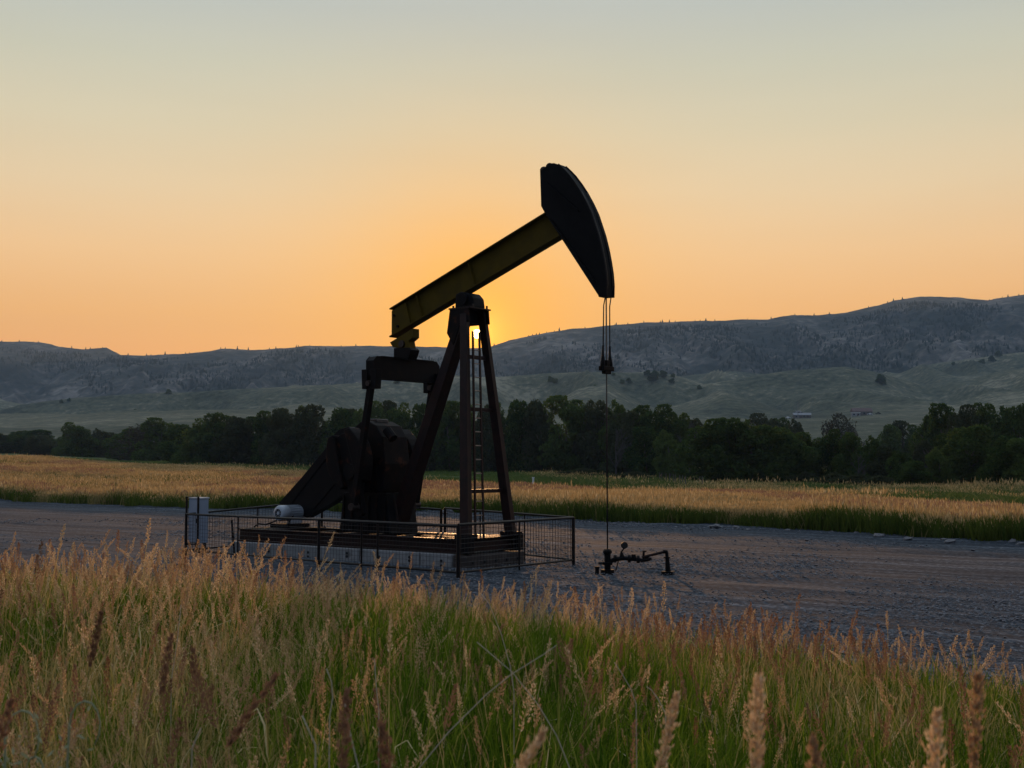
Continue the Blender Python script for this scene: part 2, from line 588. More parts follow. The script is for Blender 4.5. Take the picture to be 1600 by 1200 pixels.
M['mtan'] = leafmat('meadow_seed', (0.34, 0.23, 0.095), (0.60, 0.42, 0.19), 0.5, c3=(0.78, 0.60, 0.34))
M['mredtan'] = leafmat('meadow_red_seed', (0.26, 0.15, 0.09), (0.38, 0.22, 0.14), 0.45)

ROT_TRACK = math.radians(36)
M['gravel'] = landmat('gravel', [(0.40, (0.014, 0.019, 0.025)), (0.47, (0.034, 0.043, 0.053)), (0.54, (0.054, 0.066, 0.078)), (0.62, (0.15, 0.164, 0.178))],
                      1.6, 9, stretch=(0.04, 1.5, 1), rot=ROT_TRACK, bump=0.8, bdist=0.010, fine_amp=0.56, spec=0.05)
M['meadow'] = landmat('meadow_soil', [(0.34, (0.035, 0.045, 0.016)), (0.5, (0.075, 0.07, 0.03)), (0.66, (0.14, 0.10, 0.05))], 0.12, 2.5, bump=0.6, bdist=0.2)
M['pasture'] = landmat('short_pasture', [(0.3, (0.045, 0.075, 0.022)), (0.5, (0.08, 0.11, 0.035)), (0.7, (0.14, 0.15, 0.06))], 0.08, 1.5, stretch=(0.3, 1, 1), bump=0.8, bdist=0.3)
M['foothill'] = landmat('sagebrush_slope', [(0.40, (0.030, 0.040, 0.026)), (0.47, (0.065, 0.075, 0.046)), (0.54, (0.105, 0.108, 0.068)), (0.61, (0.22, 0.205, 0.14))], 0.007, 0.13, bump=1.0, bdist=2.5, fine_amp=0.45)
M['mountain'] = landmat('rocky_slope', [(0.42, (0.018, 0.025, 0.021)), (0.49, (0.038, 0.042, 0.037)), (0.55, (0.082, 0.078, 0.066)), (0.64, (0.20, 0.18, 0.155))], 0.007, 0.045, stretch=(1, .5, 1), bump=0.8, bdist=5.0, fine_amp=0.45)


# ------------------------------------------------------------------ mesh building
class MB:
    def __init__(self):
        self.v, self.f, self.mi = [], [], []

    def add(self, vs, fs, mi=0):
        o = len(self.v)
        self.v.extend([tuple(map(float, p)) for p in vs])
        self.f.extend([tuple(i + o for i in f) for f in fs])
        self.mi.extend([mi] * len(fs))

    def box(self, c, h, rot=None, mi=0):
        c = Vector(c)
        pts = []
        for sx in (-1, 1):
            for sy in (-1, 1):
                for sz in (-1, 1):
                    p = Vector((sx * h[0], sy * h[1], sz * h[2]))
                    if rot is not None:
                        p = rot @ p
                    pts.append(c + p)
        self.add(pts, [(0, 1, 3, 2), (4, 6, 7, 5), (0, 4, 5, 1), (2, 3, 7, 6), (0, 2, 6, 4), (1, 5, 7, 3)], mi)

    def bar(self, a, b, w, h, up=(0, 0, 1), mi=0):
        """rectangular bar from a to b; w across, h along up"""
        a, b = Vector(a), Vector(b)
        d = b - a
        L = d.length
        d.normalize()
        up = Vector(up)
        x = d.cross(up)
        if x.length < 1e-4:
            x = d.cross(Vector((0, 1, 0)))
        x.normalize()
        y = x.cross(d)
        R = Matrix((x, y, d)).transposed()
        self.box((a + b) / 2, (w / 2, h / 2, L / 2), R, mi)

    def tube(self, pts, r, n=8, cap=True, mi=0):
        pts = [Vector(p) for p in pts]
        rs = r if isinstance(r, (list, tuple)) else [r] * len(pts)
        vs = []
        ref = None
        for i, p in enumerate(pts):
            d = (pts[min(i + 1, len(pts) - 1)] - pts[max(i - 1, 0)]).normalized()
            if ref is None:
                ref = Vector((0, 0, 1)) if abs(d.z) < 0.9 else Vector((1, 0, 0))
            x = d.cross(ref).normalized()
            y = d.cross(x).normalized()
            ref = x.cross(d)
            for k in range(n):
                a = 2 * math.pi * k / n
                vs.append(p + (x * math.cos(a) + y * math.sin(a)) * rs[i])
        fs = []
        for i in range(len(pts) - 1):
            for k in range(n):
                k2 = (k + 1) % n
                fs.append((i * n + k, i * n + k2, (i + 1) * n + k2, (i + 1) * n + k))
        if cap:
            fs.append(tuple(range(n - 1, -1, -1)))
            fs.append(tuple((len(pts) - 1) * n + k for k in range(n)))
        self.add(vs, fs, mi)

    def prism(self, poly, t0, t1, mi=0):
        """outline in the (x, z) plane pushed out along y"""
        n = len(poly)
        vs = [(p[0], t0, p[1]) for p in poly] + [(p[0], t1, p[1]) for p in poly]
        fs = [tuple(range(n)), tuple(range(2 * n - 1, n - 1, -1))]
        fs += [(i, i + n, (i + 1) % n + n, (i + 1) % n) for i in range(n)]
        self.add(vs, fs, mi)

    def build(self, name, mats, parent=None, bevel=0.0, smooth=False, loc=None, fixn=True):
        me = bpy.data.meshes.new(name)
        me.from_pydata(self.v, [], self.f)
        if not isinstance(mats, (list, tuple)):
            mats = [mats]
        for m in mats:
            me.materials.append(m)
        if len(mats) > 1:
            me.polygons.foreach_set('material_index', self.mi)
        me.update()
        if smooth:
            me.shade_smooth()
        o = bpy.data.objects.new(name, me)
        COL.objects.link(o)
        if parent is not None:
            o.parent = parent
        if loc is not None:
            o.location = loc
        if bevel:
            b = o.modifiers.new('edge', 'BEVEL')
            b.width = bevel
            b.segments = 2
            b.limit_method = 'ANGLE'
        return o


def npmesh(name, V, F, mats, mi=None, smooth=False, link=True):
    me = bpy.data.meshes.new(name)
    V = np.asarray(V, np.float32)
    F = np.asarray(F, np.int32)
    me.vertices.add(len(V))
    me.vertices.foreach_set('co', V.ravel())
    k = F.shape[1]
    me.loops.add(F.size)
    me.loops.foreach_set('vertex_index', F.ravel())
    me.polygons.add(len(F))
    me.polygons.foreach_set('loop_start', np.arange(0, F.size, k, dtype=np.int32))
    me.polygons.foreach_set('loop_total', np.full(len(F), k, np.int32))
    for m in (mats if isinstance(mats, (list, tuple)) else [mats]):
        me.materials.append(m)
    if mi is not None:
        me.polygons.foreach_set('material_index', np.asarray(mi, np.int32))
    me.update(calc_edges=True)
    if smooth:
        me.shade_smooth()
    o = bpy.data.objects.new(name, me)
    if link:
        COL.objects.link(o)
    return o


def tag(o, label=None, cat=None, group=None, kind=None):
    if label:
        o['label'] = label
    if cat:
        o['category'] = cat
    if group:
        o['group'] = group
    if kind:
        o['kind'] = kind
    return o


def empty(name, loc=(0, 0, 0), rz=0.0):
    o = bpy.data.objects.new(name, None)
    o.location = loc
    o.rotation_euler = (0, 0, rz)
    o.empty_display_size = 0.3
    COL.objects.link(o)
    return o


def copy_tree(o, parent=None):
    c = o.copy()
    COL.objects.link(c)
    c.parent = parent
    for ch in o.children:
        copy_tree(ch, c)
    return c


def grid_obj(name, Xg, Yg, Zg, mats, mi=None):
    h, w = Xg.shape
    V = np.stack([Xg.ravel(), Yg.ravel(), Zg.ravel()], 1)
    idx = np.arange(h * w).reshape(h, w)
    F = np.stack([idx[:-1, :-1].ravel(), idx[:-1, 1:].ravel(), idx[1:, 1:].ravel(), idx[1:, :-1].ravel()], 1)
    return npmesh(name, V, F, mats, mi, smooth=True)


# ------------------------------------------------------------------ the setting
# near ground: fan of rings round the camera's valley
ys = np.concatenate([np.linspace(-60, -5, 12), np.linspace(-3, 24, 82), np.linspace(24.6, 120, 130), np.geomspace(122, 600, 90)])
xs_unit = np.concatenate([-np.geomspace(4, 1.02, 24), np.linspace(-1, 1, 161), np.geomspace(1.02, 4, 24)])
Yg = np.repeat(ys[:, None], len(xs_unit), 1)
Xg = xs_unit[None, :] * (np.maximum(ys, 6)[:, None] * 0.62 + 6)
Zg = zvalley(Xg, Yg)
pad_in = (Yg < rim_y(Xg) + 0.5) & (bank_q(Xg, Yg) < 0.4) & (Yg > 4)
Zg = Zg - np.where(pad_in, 0.06, 0.0)
# pasture beyond the tall grass, meadow before it
TANTOP_U = np.array([-900, 0, 300, 600, 800, 1100, 1400, 1600, 2500], float)
TANTOP_Y = np.array([230, 215, 188, 114, 91, 81, 69, 61, 53], float)


def tan_top(X, Y):
    return np.interp(800 + FPX * X / np.maximum(Y, 20), TANTOP_U, TANTOP_Y)


Fy = 0.25 * (Yg[:-1, :-1] + Yg[1:, :-1] + Yg[:-1, 1:] + Yg[1:, 1:])
Fx = 0.25 * (Xg[:-1, :-1] + Xg[1:, :-1] + Xg[:-1, 1:] + Xg[1:, 1:])
mi = (Fy > tan_top(Fx, Fy) + 3 * fbm(Fx * 0.1, Fy * 0.1, 9, 3)).astype(int).ravel()
ground = grid_obj('ground', Xg, Yg, Zg, [M['meadow'], M['pasture']], mi)
tag(ground, 'grassy valley floor of meadow and short pasture behind the gravel yard', kind='structure')

# wide valley floor that runs on behind and beside the modelled ground
m = MB()
m.add([(-3500, -60, -0.6), (3500, -60, -0.6), (3500, -3500, -0.6), (-3500, -3500, -0.6)], [(0, 3, 2, 1)])
back = m.build('valley_floor', M['pasture'])
tag(back, 'flat pasture of the wide valley', kind='structure')

# gravel yard
xs = np.concatenate([np.linspace(-130, -42, 60), np.linspace(-41, 30, 290), np.linspace(30.5, 90, 60)])
tt = np.linspace(0, 1, 190) ** 1.25
Xg = np.repeat(xs[None, :], len(tt), 0)
near_y = edge_y(xs) - 0.4 + 1.1 * fbm(xs * 0.4, xs * 0, 77, 3)
near_y = np.maximum(near_y, -40)
far_y = rim_y(xs) + 1.6 * fbm(xs * 0.25, xs * 0 + 3, 78, 4) + 0.6
Yg = near_y[None, :] + (far_y - near_y)[None, :] * tt[:, None]
tr = (Xg * math.sin(ROT_TRACK) + Yg * math.cos(ROT_TRACK))
Zg = zvalley(Xg, Yg) + 0.035 * np.sin(0) + 0.05 * fbm(tr * 0.9, Xg * 0.03, 91, 4) + 0.008 * fbm(Xg * 1.1, Yg * 1.1, 92, 3)
bermd = np.abs(Yg - far_y[None, :])
Zg = Zg + 0.14 * np.exp(-(bermd / 1.8) ** 2) * (0.7 + fbm(Xg * 0.5, Yg * 0.5, 93, 3))
gravel = grid_obj('gravel_yard', Xg, Yg, Zg, [M['gravel']])
tag(gravel, 'grey crushed gravel yard with faint wheel tracks', kind='structure')
PADN = dict(xs=xs, near=near_y, far=far_y)


def yard_z(x, y):
    return ground_z(x, y) + 0.01


# foothills and mountain
def hillmesh(name, y0, y1, n, mat, nu=520, label=None):
    u = np.linspace(-680, 2280, nu)
    yv = np.linspace(y0, y1, n)
    U, Yy = np.meshgrid(u, yv)
    Z = zhill(U, Yy)
    # sight lines tilt slightly with height; keep columns where the photograph has them
    tanE = (Z - CAM_H) / Yy
    Xx = (U - 800) / FPX * Yy * (CP + tanE * SP)
    o = grid_obj(name, Xx, Yy, Z, [mat])
    tag(o, label, kind='structure')
    return o


hillmesh('foothills', 590, 1980, 240, M['foothill'], label='low grey-green sagebrush hills under the ridge')
hillmesh('mountain_ridge', 1960, 3380, 260, M['mountain'], nu=760, label='long dark rocky ridge dotted with conifers')


def hill_point(u, Y):
    z = float(zhill(np.array([float(u)]), np.array([float(Y)]))[0])
    x = (u - 800) / FPX * Y * (CP + (z - CAM_H) / Y * SP)
    return Vector((x, Y, z))


# ------------------------------------------------------------------ conifers on the ridge and junipers on the hills
def conifer_mesh(seed):
    r = random.Random(seed)
    m = MB()
    for k in range(5):
        z0 = 0.08 + k * 0.18
        rad = 0.24 * (1 - k / 5.6) * r.uniform(0.85, 1.15)
        n = 7
        vs = [(math.cos(a) * rad * r.uniform(.75, 1.2), math.sin(a) * rad * r.uniform(.75, 1.2), z0 + r.uniform(-.03, .03)) for a in [2 * math.pi * i / n for i in range(n)]]
        vs.append((r.uniform(-.02, .02), r.uniform(-.02, .02), min(1.0, z0 + 0.32)))
        m.add(vs, [(i, (i + 1) % n, n) for i in range(n)])
    me = m
    return me


pine_src = conifer_mesh(1).build('pine_tree', M['pine'])
tag(pine_src, 'small dark conifer standing on the skyline of the far ridge', 'conifer', 'conifers along the ridge skyline')
pine_meshes = [pine_src.data]
for sd_ in (2, 3, 4):
    t_ = conifer_mesh(sd_).build('pine_tree', M['pine'])
    pine_meshes.append(t_.data)
    bpy.data.objects.remove(t_)
sky_us = [3, 30, 52, 60, 112, 134, 141, 160, 200, 229, 236, 258, 290, 296, 345, 352, 371, 388, 421, 431, 463, 466, 484, 533, 556, 700, 705, 715, 727, 772, 826, 832, 838, 843, 854, 866,
          874, 914, 961, 963, 981, 1006, 1032, 1035, 1046, 1055, 1086, 1094, 1103, 1117, 1168, 1205, 1242, 1272, 1296, 1357, 1387, 1396, 1410, 1546, 1566, 1575, 1592]
first = True
for u in sky_us:
    Yc = 3150 if u < 188 else 2700
    p = hill_point(u, Yc - 4)
    o = pine_src if first else pine_src.copy()
    if not first:
        COL.objects.link(o)
    first = False
    h = random.choice((4.5, 5, 5.5, 6, 7, 8.5)) * random.uniform(.9, 1.15)
    o.data = random.choice(pine_meshes)
    o.location = p - Vector((0, 0, 1.0))
    o.scale = (h * random.uniform(1.1, 1.7), h * 1.3, h)
    o.rotation_euler = (0, 0, random.uniform(0, 6))

# the rest of the conifers, a speckled cover nobody could count
src = pine_meshes
PV, PF = [], []
base = [(np.array([v.co[:] for v in me.vertices]), np.array([p.vertices[:] for p in me.polygons])) for me in src]
off = 0
cnt = 0
for k in range(30000):
    u = RNG.uniform(-60, 1680)
    Y = RNG.uniform(2000, 3130)
    dn = fbm(np.array([u * 0.012]), np.array([Y * 0.005]), 33, 4)[0]
    if dn * 1.8 - 0.05 < RNG.uniform(-0.35, 0.35):
        continue
    if Y > 2630 and u > 200 or Y > 3060:
        continue
    p = hill_point(u, Y)
    h = RNG.uniform(4, 9)
    v, f = base[k % 4]
    a = RNG.uniform(0, 6.28)
    R = np.array([[math.cos(a), -math.sin(a), 0], [math.sin(a), math.cos(a), 0], [0, 0, 1]])
    PV.append((v * [h * 1.2, h * 1.2, h]) @ R.T + np.array(p) - [0, 0, 1.0])
    PF.append(f + off)
    off += len(v)
    cnt += 1
    if cnt >= 8500:
        break
o = npmesh('conifer_cover', np.concatenate(PV), np.concatenate(PF), M['pine'])
tag(o, 'scattered dark conifers covering the slopes of the ridge', 'conifers', kind='stuff')


# ------------------------------------------------------------------ valley trees
def crown_arrays(seed, nl=15, clumps=5200, leaf=0.032, sparse=0.0):
    """leafy crown in a unit box: x,y in -0.5..0.5, z in 0..1; many small leaf clumps on uneven lobes"""
    r = np.random.default_rng(seed)
    lobes = []
    for k in range(nl):
        z = 0.06 + 0.80 * k / (nl - 1) + r.uniform(-.04, .04)
        spread = 0.34 * (1 - max(0, z - 0.50) * 1.3)
        a = r.uniform(0, 6.28)
        d = spread * math.sqrt(r.uniform(0.05, 1))
        rad = r.uniform(0.13, 0.22) * (1.1 - 0.35 * z)
        lobes.append((math.cos(a) * d, math.sin(a) * d, z, rad, rad * r.uniform(0.7, 1.15)))
    lobes.append((0, 0, 0.5, 0.25, 0.32))
    V, Fc = [], []
    w = np.array([l[3] ** 1.6 for l in lobes])
    w /= w.sum()
    ch = r.choice(len(lobes), clumps, p=w)
    L = np.array(lobes)[ch]
    dirs = r.normal(size=(clumps, 3))
    dirs /= np.linalg.norm(dirs, axis=1)[:, None]
    rr = r.uniform(0.72, 1.10, clumps) ** 0.8
    c = L[:, :3] + dirs * rr[:, None] * np.stack([L[:, 3], L[:, 3], L[:, 4]], 1)
    c[:, 2] = np.clip(c[:, 2], 0.02, 1.0)
    keep = vn3(c * 5.0, seed) > (-0.30 + sparse)
    c = c[keep]
    n = len(c)
    # each clump: one bent quad (two faces)
    a = r.normal(size=(n, 3))
    a /= np.linalg.norm(a, axis=1)[:, None]
    b = np.cross(a, r.normal(size=(n, 3)))
    b /= np.linalg.norm(b, axis=1)[:, None]
    s = leaf * r.uniform(0.5, 1.25, (n, 1))
    q = np.stack([c - a * s, c - b * s * 0.55 + dirs[keep] * s * .2, c + a * s, c + b * s * 0.55 + dirs[keep] * s * .2], 1)
    return q.reshape(-1, 3), np.arange(n * 4).reshape(n, 4)


def vn3(c, seed):
    return vnoise(c[:, 0] + c[:, 2] * 0.7, c[:, 1] + c[:, 2] * 0.9, seed) + 0.5 * vnoise(c[:, 0] * 2.1 + 9, c[:, 2] * 2.1, seed + 3)


def trunk_mesh(seed):
    r = random.Random(seed)
    m = MB()
    lean = r.uniform(-.04, .04)
    m.tube([(0, 0, -0.03), (lean * .5, 0, 0.25), (lean, lean, 0.55), (lean * 1.6, lean, 0.82)], [0.028, 0.022, 0.014, 0.004], 7)
    for k in range(6):
        z = r.uniform(.12, .6)
        a = r.uniform(0, 6.28)
        d = r.uniform(.15, .32)
        m.tube([(lean * z, 0, z), (math.cos(a) * d * .5, math.sin(a) * d * .5, z + .10), (math.cos(a) * d, math.sin(a) * d, z + r.uniform(.18, .3))], [0.013, 0.008, 0.002], 5)
    return m


def bare_mesh(seed):
    r = random.Random(seed)
    m = MB()
    m.tube([(0, 0, -0.03), (.01, 0, .3), (.0, .02, .6), (.02, .0, .95)], [0.022, 0.017, 0.010, 0.003], 6)

    def br(p, d, ln, rad, lev):
        q = p + d * ln
        m.tube([p, (p + q) / 2 + Vector((r.uniform(-1, 1), r.uniform(-1, 1), 0)) * ln * .06, q], [rad, rad * .7, rad * .35], 4, cap=False)
        if lev:
            for k in range(4):
                t = r.uniform(.35, 1)
                nd = (d + Vector((r.uniform(-1, 1), r.uniform(-1, 1), r.uniform(-.1, .8))) * .8).normalized()
                br(p + (q - p) * t, nd, ln * r.uniform(.45, .65), rad * .5, lev - 1)
    for k in range(13):
        z = r.uniform(.15, .85)
        a = r.uniform(0, 6.28)
        br(Vector((0, 0, z)), Vector((math.cos(a), math.sin(a), r.uniform(.5, 1.3))).normalized(), .36 * (1.1 - z * .7), .009, 2)
    return m


crown_data, crown_data2, trunk_data = [], [], []
for k in range(6):
    V, F = crown_arrays(100 + k, nl=16 + k, clumps=9000)
    me = npmesh('crown', V, F, M['leaf'], link=False).data
    crown_data.append(me)
    m2 = me.copy()
    m2.materials.clear()
    m2.materials.append(M['leaf2'])
    crown_data2.append(m2)
V, F = crown_arrays(300, nl=18, clumps=3600, leaf=0.024, sparse=0.1)
crown_brown = npmesh('crown', V, F, M['leaf3'], link=False).data
for k in range(3):
    t_ = trunk_mesh(k).build('trunk', M['bark'])
    trunk_data.append(t_.data)
    bpy.data.objects.remove(t_)
bare_data = []
for k in range(2):
    t_ = bare_mesh(k + 5).build('branches', M['twig'])
    bare_data.append(t_.data)
    bpy.data.objects.remove(t_)

# (u, top v, width px, depth, kind) kind: 0 dark, 1 paler, 2 brown, 3 bare
TREES = [
    (-60, 672, 70, 430, 0), (-20, 676, 60, 420, 1), (12, 677, 60, 430, 0), (46, 673, 66, 420, 0), (72, 680, 46, 400, 1), (92, 684, 34, 415, 0),
    (112, 663, 30, 380, 0), (130, 668, 34, 375, 0), (148, 671, 24, 385, 1), (170, 676, 34, 390, 1), (196, 669, 50, 360, 0), (222, 659, 54, 330, 2), (250, 657, 52, 325, 0),
    (286, 665, 46, 280, 0), (312, 657, 48, 265, 0), (338, 649, 50, 262, 0), (366, 652, 48, 258, 1), (392, 656, 44, 262, 0), (418, 648, 48, 255, 0), (446, 641, 50, 250, 1), (468, 638, 40, 255, 0),
    (488, 636, 48, 248, 1), (524, 639, 52, 246, 0), (552, 645, 44, 250, 1), (580, 634, 50, 244, 0), (602, 630, 44, 246, 1), (628, 635, 48, 242, 0), (654, 636, 44, 240, 0), (682, 640, 50, 240, 1), (705, 634, 46, 236, 0),
    (732, 639, 48, 238, 0), (760, 636, 46, 234, 1), (782, 635, 40, 236, 0), (815, 630, 50, 230, 0), (845, 626, 46, 228, 1), (880, 625, 60, 226, 0), (908, 632, 46, 228, 0), (932, 629, 44, 224, 1), (956, 630, 46, 222, 0),
    (976, 646, 44, 214, 1), (962, 668, 34, 207, 3), (998, 640, 42, 216, 0), (1030, 639, 50, 214, 0), (1056, 648, 40, 220, 0), (1048, 676, 40, 190, 0), (1076, 662, 34, 200, 3), (1086, 655, 44, 230, 1), (1010, 672, 46, 205, 0),
    (1112, 661, 66, 168, 0), (1142, 656, 62, 166, 0), (1174, 661, 60, 166, 0), (1205, 668, 58, 165, 0), (1236, 674, 56, 166, 0), (1264, 680, 44, 168, 0),
    (1190, 651, 50, 330, 1), (1215, 655, 44, 340, 0), (1236, 658, 36, 330, 1), (1306, 645, 52, 300, 2), (1324, 648, 44, 296, 2), (1290, 668, 30, 300, 3),
    (1302, 676, 44, 165, 0), (1330, 678, 44, 162, 0), (1356, 684, 44, 158, 0), (1340, 712, 26, 150, 3), (1384, 664, 44, 330, 0), (1406, 662, 44, 336, 1), (1426, 668, 36, 330, 0), (1386, 698, 46, 150, 1), (1408, 706, 44, 146, 0), (1424, 722, 44, 138, 0),
    (1446, 648, 54, 205, 0), (1476, 638, 60, 196, 0), (1508, 640, 56, 190, 1), (1530, 634, 56, 192, 0), (1562, 640, 56, 186, 0), (1592, 636, 54, 182, 0), (1630, 634, 60, 180, 0), (1670, 640, 60, 176, 0),
    (1456, 700, 34, 150, 3), (1440, 690, 40, 160, 1), (1468, 702, 44, 140, 0), (1514, 668, 74, 140, 0), (1566, 682, 66, 132, 0), (1600, 690, 60, 128, 0), (1640, 670, 70, 132, 0), (1480, 680, 50, 150, 0)]
LAB = ['dark green cottonwood in the tree belt behind the meadow', 'paler grey-green willow tree in the tree belt behind the meadow',
       'dull brown-grey leafy tree in the tree belt', 'leafless grey tree with bare branches in the tree belt']
tree_n = 0
for (u, vt, wpx, Y, kind) in TREES:
    x = (u - 800) / FPX * Y
    zg = ground_z(x, Y)
    zt = P(u, vt, Y)[2]
    h = (zt - zg) * 1.05
    w = wpx / FPX * Y * (1.6 if u < 1285 else 1.32)
    root = empty('bare_tree' if kind == 3 else 'cottonwood_tree', (x, Y, zg), random.uniform(0, 6.28))
    tag(root, LAB[kind], 'tree', ['dark green trees of the valley tree belt', 'pale green trees of the valley tree belt', 'brown trees of the valley tree belt', 'bare trees of the valley tree belt'][kind])
    if kind == 3:
        c = bpy.data.objects.new('branches', bare_data[tree_n % 2])
        c.scale = (w * 1.3, w * 1.3, h)
        COL.objects.link(c)
        c.parent = root
    else:
        d_ = crown_brown if kind == 2 else (crown_data, crown_data2)[kind][tree_n % 6]
        c = bpy.data.objects.new('crown', d_)
        c.scale = (w, w * 1.15, h)
        COL.objects.link(c)
        c.parent = root
        t_ = bpy.data.objects.new('trunk', trunk_data[tree_n % 3])
        t_.scale = (h, h, h * .95)
        COL.objects.link(t_)
        t_.parent = root
    tree_n += 1

# bushes on the foothills
bush_src = None
for (u, Y, s) in [(263, 1445, 6), (108, 1440, 4), (96, 1438, 4), (210, 1400, 5), (958, 1440, 4), (983, 1430, 6), (972, 1425, 5), (1012, 1440, 7), (1022, 1425, 12), (1036, 1435, 8), (1050, 1420, 6), (1052, 1440, 5),
                  (1037, 1210, 4), (860, 1420, 7), (868, 1410, 6), (1086, 1500, 6), (1104, 1480, 6), (1375, 1400, 10), (1380, 1395, 7), (1535, 1850, 8), (1550, 1850, 9), (1515, 1840, 7), (1560, 1860, 9), (1566, 1560, 8), (1040, 1150, 3),
                  (850, 900, 6), (1093, 1400, 5), (930, 1300, 4), (620, 1440, 6), (690, 1380, 5), (1450, 1830, 6), (1470, 1835, 6), (1490, 1838, 5)]:
    p = hill_point(u, Y)
    if bush_src is None:
        o = bush_src = bpy.data.objects.new('juniper_bush', crown_data[0])
        tag(o, 'small dark juniper bush on the pale sagebrush hill', 'bush', 'bushes dotted over the foothills')
    else:
        o = bush_src.copy()
    COL.objects.link(o)
    o.location = p - Vector((0, 0, 0.4))
    o.rotation_euler = (0, 0, random.uniform(0, 6))
    o.scale = (s * 1.5, s * 1.5, s)

# low brush under the tree belt
for (u, Y, w, h) in [(1290, 146, 4, 1.4), (1325, 142, 5, 1.3), (1362, 140, 4, 1.2), (900, 190, 5, 1.2), (980, 180, 5, 1.1), (1250, 155, 3, 1.4)]:
    x = (u - 800) / FPX * Y
    o = bpy.data.objects.new('brush_bush', crown_data2[2])
    tag(o, 'low grey-green brush at the foot of the tree belt', 'bush', 'low bushes at the foot of the trees')
    o.location = (x, Y, ground_z(x, Y) - 0.1)
    o.scale = (w * 1.5, w, h * 1.3)
    COL.objects.link(o)

# ------------------------------------------------------------------ far ranch
HYD = 1030


def house(u, w, d, h, roofm, label, wallm='wall', name='ranch_house', hip=0.35, dy=0):
    p = hill_point(u, HYD + dy)
    root = empty(name, p, math.radians(random.uniform(-15, 15)))
    tag(root, label, 'house')
    m = MB()
    m.box((0, 0, h / 2 - .5), (w / 2, d / 2, h / 2 + .5))
    m.build('wall', M[wallm], root)
    m = MB()
    m.add([(-w / 2 - .5, -d / 2 - .5, h), (w / 2 + .5, -d / 2 - .5, h), (w / 2 + .5, d / 2 + .5, h), (-w / 2 - .5, d / 2 + .5, h), (-w / 2 - .5, 0, h + d * hip), (w / 2 + .5, 0, h + d * hip)],
          [(0, 1, 5, 4), (2, 3, 4, 5), (0, 4, 3), (1, 2, 5), (0, 3, 2, 1)])
    m.build('roof', M[roofm], root)
    for k in range(max(2, int(w / 4))):
        m = MB()
        m.box((-w / 2 + 2 + k * 3.6, -d / 2 - .03, h * .55), (.7, .03, .6))
        m.build('window', M['glass'], root)
    m = MB()
    m.box((w * .2, -d / 2 - .04, 1.05), (.5, .03, 1.05))
    m.build('door', M['roof'], root)
    return root


house(1346, 16, 9, 3.2, 'roof', 'far ranch house with reddish brown roof on the right of the ranch', 'wood')
house(1337, 7, 5, 2.6, 'roofw', 'long white trailer parked before the reddish roofed ranch house', name='white_trailer', hip=.12, dy=-12)['category'] = 'trailer'
house(1247, 8, 6, 2.6, 'roofw', 'far low farmhouse with pale metal roof beside the tall pole', 'wood', name='farmhouse')
house(1259, 8, 6, 2.4, 'roofw', 'smaller pale roofed farmhouse next to the one by the pole', 'wood', name='farmhouse', dy=4)
house(1247, 5, 3, 2.0, 'roofw', 'tiny white shed alone on the slope above the farmhouses', name='white_shed', hip=.2, dy=110)['category'] = 'shed'


def far_vehicle(u, dy, col, label, L=4.6):
    p = hill_point(u, HYD + dy)
    root = empty('parked_pickup', p, random.uniform(-.3, .3))
    tag(root, label, 'pickup truck')
    m = MB()
    m.prism([(-L / 2, .5), (L / 2, .5), (L / 2, 1.0), (L * .3, 1.1), (L * .15, 1.7), (-L * .12, 1.7), (-L * .16, 1.05), (-L / 2, 1.05)], -.9, .9)
    m.build('body', M[col], root)
    for sx in (-1, 1):
        for sy in (-1, 1):
            w = MB()
            w.tube([(sx * L * .32, sy * .92, .38), (sx * L * .32, sy * .70, .38)], .38, 12)
            w.build('wheel', M['hole'], root)


far_vehicle(1231, -10, 'white', 'white pickup left of the far farmhouses')
far_vehicle(1359, -8, 'white', 'white pickup right of the reddish roofed ranch house')
far_vehicle(1372, -4, 'black', 'dark pickup farther right than the white one by the ranch house')


def pole(u, Y, h, label, cross=True):
    p = hill_point(u, Y) if Y > 600 else Vector(((u - 800) / FPX * Y, Y, ground_z((u - 800) / FPX * Y, Y)))
    root = empty('utility_pole', p)
    tag(root, label, 'pole')
    m = MB()
    m.tube([(0, 0, -.5), (0, 0, h)], [.35, .2], 8)
    m.build('pole', M['palebark'], root)
    if cross:
        m = MB()
        m.box((0, 0, h - 1), (1.6, .1, .12))
        m.build('crossarm', M['wood'], root)


pole(1247, 1000, 14, 'pale utility pole standing before the far farmhouses')
pole(1269, 560, 8, 'shorter dark pole beside the brown tree of the belt')

# wire fence posts and marker in the pasture
fp = None
for i, u in enumerate([1030, 1034, 1040, 1046, 1052, 1055, 1062, 1066, 1070, 1092, 1096]):
    Y = 150 - i * 1.2
    x = (u - 800) / FPX * Y
    if fp is None:
        m = MB()
        m.tube([(0, 0, -.1), (.01, 0, 1.25)], [.06, .05], 6)
        fp = o = m.build('fence_post', M['wood'])
        tag(o, 'thin dark wooden fence post in the green pasture', 'fence post', 'fence posts in the pasture before the trees')
    else:
        o = fp.copy()
        COL.objects.link(o)
    o.location = (x, Y, ground_z(x, Y))
    o.rotation_euler = (random.uniform(-.06, .06), random.uniform(-.06, .06), 0)
Y = 125
x = (833 - 800) / FPX * Y
root = empty('marker_post', (x, Y, ground_z(x, Y)))
tag(root, 'short white marker post in the pasture right of the samson post', 'marker')
m = MB()
m.tube([(0, 0, 0), (0, 0, .95)], .10, 8)
m.build('post', M['white'], root)
m = MB()
m.tube([(0, 0, .952), (0, 0, 1.06)], .13, 8)
m.build('cap', M['white'], root)

